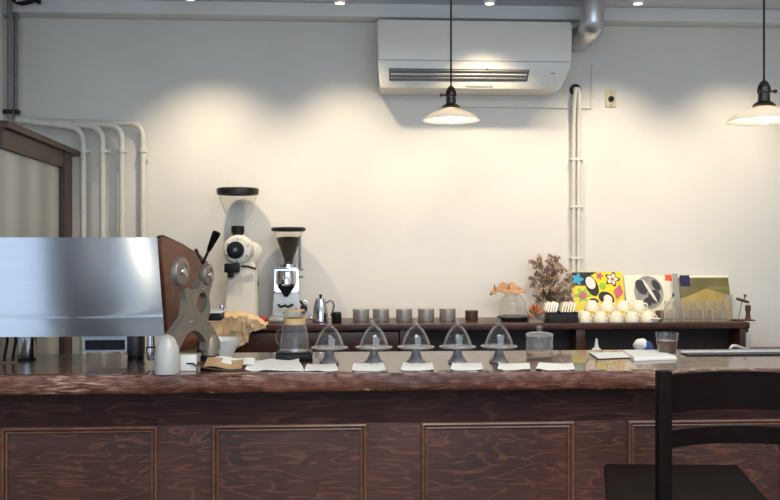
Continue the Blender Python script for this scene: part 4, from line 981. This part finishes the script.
# dark box with filter papers
bY = 4.84; k = SC(560, bY); o_ = Vector((PX(561.5, bY), bY, ZS1)); zq = lambda py: PZ(py, bY, 560) - ZS1
t_ = thing('filter_box', 'low dark wooden box holding white filter papers below the dried bouquet', 'box', o_)
hb = zq(312.5)
obj('box_body', MB().box((-15 * k, -.06, .0005), (14 * k, .06, hb), bev=.003), 'shelfdark', t_)
obj('box_lip', MB().box((-15.4 * k, -.063, hb + .0003), (14.4 * k, .063, hb + .005), bev=.001), 'blackwood', t_)
zf = ZS1 + hb + .0055
for nm, px, mat, lab, w_ in (('filter_papers', 550, 'paper', 'fanned bundle of white paper coffee filters on the dark box', 8), ('filter_papers', 567, 'cup', 'fanned bundle of cream paper coffee filters on the dark box', 8.5)):
    f_ = thing(nm, lab, 'coffee filters', (PX(px, bY), bY, zf), 'paper filters on the dark box')
    for j in range(5):
        x = (-w_ * .8 + j * w_ * .32) * k; ti = .3
        hh = (9.2 + (j % 2)) * k
        obj('filter', MB().prism([Vector((x - .6 * k, -.045, 0)), Vector((x + .6 * k, -.045, 0)), Vector((x + 1.5 * k + ti * hh, -.02, hh * .93)), Vector((x - .2 * k + ti * hh * .8, -.02, hh))], (0, .05, 0)), mat, f_)

# dried flower bouquet in a vase behind the box
vy = 5.02; k = SC(550, vy); o_ = Vector((PX(550, vy), vy, ZS1)); zq = lambda py: PZ(py, vy, 550) - ZS1
t_ = thing('dried_bouquet', 'bunch of brown and mauve dried flowers left of the yellow record sleeve', 'dried flowers', o_)
obj('vase', MB().lathe([(0, 0), (.032, 0), (.036, .005), (.034, .06), (.022, .085), (.026, .1), (.021, .1), (.017, .086), (.028, .06), (.028, .008), (0, .008)], seg=28), 'pewter', t_)
rnd = random.Random(11); st = MB(); heads = [MB(), MB(), MB()]
for i in range(120):
    px = rnd.uniform(531, 571); py = rnd.uniform(254 + 8 * abs(px - 548) / 20 + (6 if px > 562 else 0), 304)
    tip = Vector((PX(px, vy) - o_.x, rnd.uniform(-.07, .045), zq(py)))
    b0 = Vector((rnd.uniform(-.012, .012), rnd.uniform(-.012, .012), .09))
    mid = b0.lerp(tip, .5) + Vector((0, 0, .02))
    st.tube([b0, mid, tip], [.0016, .0013, .001], 5)
    h = heads[rnd.choice([0, 0, 1, 2])]
    typ = rnd.random()
    if typ < .5:      # daisy-like head: small disc of petals
        ax = Vector((rnd.uniform(-.5, .5), -1, rnd.uniform(-.2, .8))).normalized(); u = ax.orthogonal().normalized(); v = ax.cross(u)
        h.blob(tip, .0055, sub=1)
        for q_ in range(8):
            a = q_ * PI / 4; d_ = (u * math.cos(a) + v * math.sin(a) + ax * .35) * rnd.uniform(.014, .023)
            h.tube([tip, tip + d_ * .6, tip + d_], [.002, .0036, .001], 5)
    else:             # spray of little buds and curled leaves
        for q_ in range(7):
            d_ = Vector((rnd.uniform(-1, 1), rnd.uniform(-.7, .7), rnd.uniform(-.6, 1))).normalized() * rnd.uniform(.008, .024)
            h.blob(tip + d_, rnd.uniform(.0035, .0065), sz=1.3, sub=1)
            st.tube([tip, tip + d_], .0009, 4)
obj('stems', st, 'stem', t_)
for h, mat, lb in zip(heads, ('dry1', 'dry2', 'dry3'), ('brown dried flower heads', 'pale dried flower heads', 'mauve dried flower heads')):
    o = obj('flower_heads', h, mat, t_, label=lb); o['kind'] = 'stuff'

# three record sleeves leaning on the wall
def album(name, x0, x1, y0, Ybot, Ytop, mat, label, group='record sleeves on the raised shelf'):
    a = Vector((PX(x0, (Ytop)), Ytop, 0)); b_ = Vector((PX(x1, Ytop), Ytop, 0)); zt = PZ(y0, Ytop, (x0 + x1) / 2)
    w_ = (b_.x - a.x) / 2
    t_ = thing(name, label, 'record sleeve', ((a.x + b_.x) / 2, Ybot, ZS1), group)
    hgt = math.hypot(zt - ZS1, Ytop - Ybot); t_.rotation_euler = (-math.atan2(Ytop - Ybot, zt - ZS1), 0, 0)
    obj('sleeve', MB().box((-w_, 0, .0008), (w_, .006, hgt), bev=.001), mat, t_)
    return t_, w_, hgt
def disc(cx, cz, rx_, rz_, n=28, d=.0012, y=0, rot=0, pet=0, pa=.3):
    pts = []
    for j in range(n):
        a = 2 * PI * j / n; kk = 1 + pa * math.cos(pet * a) if pet else 1
        x, z = rx_ * kk * math.cos(a), rz_ * kk * math.sin(a)
        pts.append(Vector((cx + x * math.cos(rot) - z * math.sin(rot), y, cz + x * math.sin(rot) + z * math.cos(rot))))
    return MB().prism(pts, (0, -d, 0))
t_, w_, hg = album('record_sleeve', 571, 622, 272, 4.99, 5.07, 'album_yellow', 'yellow record sleeve covered in colourful printed flowers and dark ovals')
U = lambda u, v: (-w_ + 2 * w_ * u, hg * (1 - v))      # u to the right, v downwards from the top
def art(fn, mat, lb=None): obj('print', fn, mat, t_, label=lb)
vs_ = 50 / (50.0)
def AP(px, py): return U((px - 571) / 51.0, (py - 272) / 51.0)
s = 2 * w_ / 51.0
x, z = AP(578, 280); art(MB().prism([Vector((AP(px, py)[0], 0, AP(px, py)[1])) for px, py in ((571.2, 272.3), (597, 272.3), (590, 276), (584, 287), (571.2, 287))], (0, -.0008, 0)), 'a_black')
art(disc(*AP(576.5, 280), 5 * s, 5 * s, 30, y=-.001, pet=5), 'a_cyan', 'printed cyan flower')
art(disc(*AP(590.5, 287), 6 * s, 11 * s, 28, y=-.0002, rot=.35), 'a_black')
art(disc(*AP(589.5, 284), 4.6 * s, 6.5 * s, 28, y=-.0016, rot=.35), 'a_white')
art(disc(*AP(611.5, 280), 6 * s, 6 * s, 30, y=-.0002, pet=5), 'a_black')
art(disc(*AP(611.5, 280), 4.6 * s, 4.6 * s, 30, y=-.0016, pet=5), 'a_white', 'printed white flower')
art(disc(*AP(611.5, 280), 1.8 * s, 1.8 * s, 16, y=-.003), 'a_orange')
art(disc(*AP(599, 276.5), 3 * s, 3 * s, 30, y=-.0002, pet=5), 'a_pink')
art(disc(*AP(601.5, 287.5), 3.4 * s, 3.4 * s, 20, y=-.0002), 'a_green')
art(disc(*AP(581, 297.5), 6.5 * s, 6.5 * s, 30, y=-.0002, pet=6), 'a_green', 'printed green flower')
art(disc(*AP(581, 297.5), 3.6 * s, 3.6 * s, 20, y=-.0016), 'a_pink')
art(disc(*AP(591, 305), 5 * s, 4 * s, 24, y=-.0002), 'a_black')
art(disc(*AP(604, 300.5), 8 * s, 6 * s, 28, y=-.0002, rot=-.5), 'a_black')
art(disc(*AP(605.5, 301.5), 4.5 * s, 3.8 * s, 24, y=-.0016, rot=-.5), 'a_white')
art(disc(*AP(616.5, 294), 4 * s, 6.5 * s, 28, y=-.0002, rot=-.3, pet=4, pa=.15), 'a_pink')
# white sleeve with a plain grey oval emblem
t_, w_, hg = album('record_sleeve', 624, 673.5, 275, 5.0, 5.07, 'sleeve', 'white record sleeve with a grey oval print and orange corner square')
s = 2 * w_ / 49.5
def AP(px, py): return U((px - 624) / 49.5, (py - 275) / 49.5)
art(disc(*AP(647, 295), 14.5 * s, 16.5 * s, 40, y=-.0002), 'a_grey', 'grey oval print')
for px, py, a_, b_, r_ in ((640, 289, 5, 8, .5), (652, 300, 6, 7, -.4), (645, 306, 4, 4.5, 0), (655, 287, 3.4, 6, .6)):
    art(disc(*AP(px, py), a_ * s, b_ * s, 24, y=-.0016, rot=r_), 'a_dark')
art(disc(*AP(648, 293), 1.6 * s, 13 * s, 20, y=-.0030, rot=.5), 'a_white')
x, z = AP(668, 278.2); art(MB().box((x - 3.4 * s, -.001, z - 3 * s), (x + 3.4 * s, 0, z + 3 * s)), 'a_orange', 'orange corner square')
# olive landscape sleeve with a white top edge
t_, w_, hg = album('record_sleeve', 676, 728, 275, 5.0, 5.07, 'sleeve', 'olive landscape record sleeve with a dark blue corner sticker')
s = 2 * w_ / 52.0
def AP(px, py): return U((px - 676) / 52.0, (py - 275) / 52.0)
def V3(px, py, y=0): q_ = AP(px, py); return Vector((q_[0], y, q_[1]))
art(MB().prism([V3(676.3, 278.2), V3(727.7, 278.2), V3(727.7, 326), V3(676.3, 326)], (0, -.0008, 0)), 'a_olive', 'olive landscape print')
art(MB().prism([V3(676.5, 304, -.001), V3(692, 298, -.001), V3(704, 291.5, -.001), V3(727.5, 300, -.001), V3(727.5, 326, -.001), V3(676.5, 326, -.001)], (0, -.0006, 0)), 'a_straw', 'straw coloured field print')
x, z = AP(684, 282); art(MB().box((x - 5 * s, -.0025, z - 5.5 * s), (x + 5 * s, -.001, z + 5.5 * s)), 'a_blue', 'dark blue sticker')
for j in range(6):
    x, z = AP(707 + j * 3.3, 291.3); art(MB().box((x - .6 * s, -.0026, z - 1.0 * s), (x + .6 * s, -.0018, z + 1.0 * s)), 'a_straw')
# grey spine sleeve edge between them
t_, w_, hg = album('record_sleeve', 672.6, 677.6, 273.5, 4.975, 5.045, 'acgrey', 'grey record sleeve spine wedged between the white and olive sleeves')

# cream cups turned upside down: a lower row and an upper row stacked between
uy = 4.81; k = SC(616, uy)
def cup(loc_, label, rz):
    t_ = thing('coffee_cup', label, 'cup', loc_, 'cream cups stacked on the raised shelf', rz)
    r, h = 7.4 * k, 10.2 * k
    obj('bowl', MB().lathe([(r, 0), (r * 1.01, .002), (r * .90, h * .4), (r * .72, h * .75), (r * .55, h * .93), (r * .5, h * .95), (r * .5, h), (r * .43, h), (r * .41, h * .965), (0, h * .96)] + [(r * .4, h * .9), (r * .66, h * .74), (r * .85, h * .38), (r * .95, .002)], seg=36, cap=False), 'cup', t_)
    obj('handle', MB().tube([(r * .78, 0, h * .74), (r * 1.2, 0, h * .74), (r * 1.42, 0, h * .55), (r * 1.32, 0, h * .33), (r * .95, 0, h * .24)], .0042, 8), 'cup', t_)
    return t_
c0 = None
for i in range(5):
    p = Vector((PX(585.2 + i * 15.6, uy), uy, ZS1)); lab = 'cream cup upside down in the front lower row, %s from the left' % ORD[i]
    c0 = cup(p, lab, -.95) if c0 is None else dup(c0, p, lab, rz=-.95)
for i in range(5):
    p = Vector((PX(583 + i * 15.6, uy + .125), uy + .125, ZS1)); lab = 'cream cup in the rear lower row nearest the record sleeves, %s from the left' % ORD[i]
    dup(c0, p, lab, rz=1.5 + .05 * i)
for i in range(4):
    p = Vector((PX(591.8 + i * 15.6, uy + .065), uy + .065, ZS1 + 10.3 * k)); lab = 'cream cup balanced on top of the stacked cups, %s from the left' % ORD[i]
    dup(c0, p, lab, rz=-.9)
# saucer-like white dish at the end of the cup row
o_ = Vector((PX(654.5, 4.79), 4.79, ZS1))
tag(obj('small_dish', MB().lathe([(0, 0), (.02, 0), (.03, .012), (.036, .02), (.034, .021), (.018, .006), (0, .005)], o_, 28), 'white', origin=o_), 'small white dish at the right end of the cream cups', 'dish')

# tumblers
gy3 = 4.80; k = SC(695, gy3)
def glass(loc_, label, r, h, mat='glasspink'):
    t_ = thing('drinking_glass', label, 'glass', loc_, 'clear glasses on the raised shelf')
    obj('glass_wall', MB().lathe([(0, 0), (r * .86, 0), (r * .9, .004), (r, h), (r * .95, h), (r * .84, .008), (0, .007)], seg=28), mat, t_)
    obj('rim', MB().tube([(r * .975 * math.cos(a), r * .975 * math.sin(a), h) for a in [2 * PI * j / 28 for j in range(28)]], .0014, 5, closed=True), 'glasspink', t_)
    return t_
g0 = None
for i in range(7):
    p = Vector((PX(665.5 + i * 9.6, gy3), gy3, ZS1)); lab = 'short clear glass in the front row, %s from the left' % ORD[i]
    g0 = glass(p, lab, 4.6 * k, 11.5 * k) if g0 is None else dup(g0, p, lab)
g1_ = None
for i in range(6):
    p = Vector((PX(669 + i * 9.8, gy3 + .075), gy3 + .075, ZS1)); lab = 'taller clear glass in the back row, %s from the left' % ORD[i]
    g1_ = glass(p, lab, 4.5 * k, 19 * k) if g1_ is None else dup(g1_, p, lab)
p = Vector((PX(727.5, gy3 + .06), gy3 + .06, ZS1))
glass(p, 'tallest clear glass at the right end of the glasses', 5 * k, 26 * k)
# spoon standing in a glass, brown cruet
a = P(664, 314, 4.86) ; b_ = P(672.5, 296.5, 4.90)
o_ = Vector((PX(659.5, 4.94), 4.94, ZS1))
t_ = thing('spoon_pot', 'small brown pot holding a spoon between cups and glasses', 'pot', o_)
obj('pot', MB().lathe([(0, 0), (4 * k, 0), (4.6 * k, .01), (4.2 * k, .05), (3.6 * k, .05), (3.4 * k, .01), (0, .008)], seg=24), plain('brown_clay', s2l(112, 74, 60), rough=.6, var=.15), t_)
obj('spoon', MB().tube([Vector((0, 0, .012)), (b_ - o_) * .7, b_ - o_], [.002, .002, .0022], 8).blob((b_ - o_) + Vector((.004, 0, .010)), 1, .007, .003, .013, sub=2), 'pewter', t_)

# little wood and metal hand mill at the right end
my = 4.83; k = SC(744, my); o_ = Vector((PX(744, my), my, ZS1)); zq = lambda py: PZ(py, my, 744) - ZS1; xq = lambda px: PX(px, my) - o_.x
t_ = thing('hand_press', 'small dark stand with a crossbar, thin rod and post', 'stand', o_)
obj('base', MB().box((xq(733), -.03, .0005), (xq(753), .03, .008), bev=.002), 'kraftdark', t_)
obj('post', MB().lathe([(0, .0085), (3 * k, .0085), (2.4 * k, .02), (2 * k, zq(312)), (2.8 * k, zq(310)), (2.8 * k, zq(306)), (1.5 * k, zq(304.8)), (0, zq(304.6))], (xq(748), 0, 0), 20), 'kraftdark', t_)
obj('rod', MB().tube([(xq(738.5), 0, .0085), (xq(742), 0, zq(301.5))], .0028, 8), 'pewter', t_)
cb = obj('crossbar', MB().tube([(xq(736.5), 0, zq(298.5)), (xq(739), 0, zq(299.3)), (xq(747), 0, zq(301.8)), (xq(749), 0, zq(302.2))], [.007, .0085, .0085, .006], 12), 'kraftdark', t_)
obj('knob', MB().tube([(xq(743.5), 0, zq(300.6)), (xq(745), 0, zq(297))], .003, 8).blob((xq(745.2), 0, zq(295.6)), .0085, sub=2), 'kraftdark', cb)

# ------------------------------------------------------------------ bar chair in the foreground
cz = .75
FL, FR = onTop(604, 463.5, cz), onTop(738, 464.5, cz)
NL, NR = onTop(606, 499, cz), onTop(769, 499, cz)
NL = FL.lerp(NL, 1.22); NR = FR.lerp(NR, 1.22)
ctr = (FL + FR + NL + NR) / 4; ctr.z = 0
ch = thing('bar_chair', 'black wooden ladder-back bar chair in the foreground at the counter', 'chair', ctr)
lc = lambda p: Vector(p) - ctr
obj('seat', MB().prism([lc(p) - Vector((0, 0, .035)) for p in (FL, FR, NR, NL)], (0, 0, .035), bev=.006), 'blackwood', ch)
BY = NL.y - .0; 
pL, pR = Vector((PX(663, BY), BY, 0)), Vector((PX(805, BY), BY, 0))
zt = PZ(370.5, BY, 663)
for p in (pL, pR):
    obj('back_post', MB().obox(lc(Vector((p.x, p.y - .005, zt / 2 + .0005))), (.0195, 0, 0), (0, .016, 0), (0, 0, zt / 2), bev=.004), 'blackwood', ch)
def rail(y0, y1, bow, mb=None):
    mb = MB(); n = 18; rows = []
    z0, z1 = PZ(y1, BY, 663), PZ(y0, BY, 663)
    for i in range(n + 1):
        u = i / n; x = pL.x + .021 + (pR.x - pL.x - .042) * u; d = bow * 4 * u * (1 - u)
        y = BY - .006 + d
        rows.append([mb.bm.verts.new(lc(Vector((x, y + yy, zz_)))) for yy, zz_ in ((-.009, z0), (.009, z0), (.009, z1), (-.009, z1))])
    for A, B in zip(rows, rows[1:]):
        for k_ in range(4): mb.bm.faces.new((A[k_], A[(k_ + 1) % 4], B[(k_ + 1) % 4], B[k_]))
    mb.bm.faces.new(rows[0]); mb.bm.faces.new(rows[-1])
    return mb
for y0, y1 in ((374, 412), (429.5, 447), (465, 482)):
    if y0 < 460: obj('back_rail', rail(y0, y1, .05), 'blackwood', ch)
for p in (FL, FR):
    q_ = lc(p) * .88; obj('leg', MB().obox((q_.x, q_.y, (cz - .036) / 2 + .0003), (.019, 0, 0), (0, .019, 0), (0, 0, (cz - .036) / 2), bev=.003), 'blackwood', ch)
qa, qb = lc(FL) * .88, lc(FR) * .88
obj('footrest', MB().obox((qa + qb) / 2 + Vector((0, 0, -(cz)) ) * 0 + Vector((0, 0, .28 - ((qa + qb) / 2).z)), ((qb.x - qa.x) / 2 - .02, (qb.y - qa.y) / 2, 0), (0, .01, 0), (0, 0, .016), bev=.003), 'blackwood', ch)
obj('seat_rail', MB().obox(Vector(((qa.x + qb.x) / 2, qa.y, cz - .036 - .03)), ((qb.x - qa.x) / 2 - .02, 0, 0), (0, .01, 0), (0, 0, .0295), bev=.003), 'blackwood', ch)

# ------------------------------------------------------------------ light
def light(name, typ, loc_, energy, color, target=None, **kw):
    d = bpy.data.lights.new(name, typ); d.energy = energy; d.color = color
    for k_, v in kw.items(): setattr(d, k_, v)
    o = bpy.data.objects.new(name, d); C.objects.link(o); o.location = loc_
    if target is not None: o.rotation_euler = (Vector(target) - Vector(loc_)).to_track_quat('-Z', 'Y').to_euler()
    return o
WARM = (1.0, .83, .60)
for p, tx in zip(SP, (PX(219, WY), PX(352, WY), PX(484, WY), PX(606, WY), PX(727, WY))):
    light('spot_beam', 'SPOT', p - Vector((0, 0, .012)), 50, WARM, (tx, WY, 1.32), spot_size=math.radians(88), spot_blend=1.0, shadow_soft_size=.035)
for p in (L1, L2):
    light('pendant_glow', 'POINT', p + Vector((0, 0, -.02)), 4.5, (1, .92, .8), shadow_soft_size=.02)
DAY = (.62, .8, 1.0)
for a, b_, e in ((XL + .25, .55, 46), (1.0, XR - .25, 44)):
    light('daylight', 'AREA', ((a + b_) / 2, YF - .02 + .01, 1.4), e, DAY, ((a + b_) / 2, 0, 1.4), shape='RECTANGLE', size=b_ - a - .02, size_y=2.05)
light('ceiling_fill', 'AREA', (1.1, 1.0, ZC - .02), 100, (.80, .89, 1), (1.1, 1.0, 0), shape='RECTANGLE', size=3.0, size_y=2.4)  # added soft fill under the ceiling, no fixture
for (a, b_), e in zip(LW, (7.2, 7.2)):
    light('daylight', 'AREA', (XL - .09, (a + b_) / 2, (LZ0 + LZ1) / 2), e, (.6, .78, 1.0), (0, (a + b_) / 2, (LZ0 + LZ1) / 2), shape='RECTANGLE', size=b_ - a - .02, size_y=LZ1 - LZ0 - .02)
light('room_lamp', 'POINT', (-1.60, -.23, 1.36), 4, (1, .86, .55), shadow_soft_size=.03)
light('bar_front_fill', 'SPOT', (.3, 2.0, 2.8), 36, WARM, (.35, 3.5, 1.0), spot_size=math.radians(100), spot_blend=1.0, shadow_soft_size=.1)  # added unseen spot to warm the bar front
w = bpy.data.worlds.new('world'); scene.world = w; w.use_nodes = True
w.node_tree.nodes['Background'].inputs[0].default_value = (.62, .74, .9, 1); w.node_tree.nodes['Background'].inputs[1].default_value = .5
scene.view_settings.view_transform = 'Standard'
scene.view_settings.look = 'None'
scene.view_settings.exposure = 0.2
scene.cycles.max_bounces = 10; scene.cycles.transparent_max_bounces = 24; scene.cycles.sample_clamp_indirect = 4
scene.cycles.use_denoising = True
scene.cycles.caustics_reflective = False; scene.cycles.caustics_refractive = False
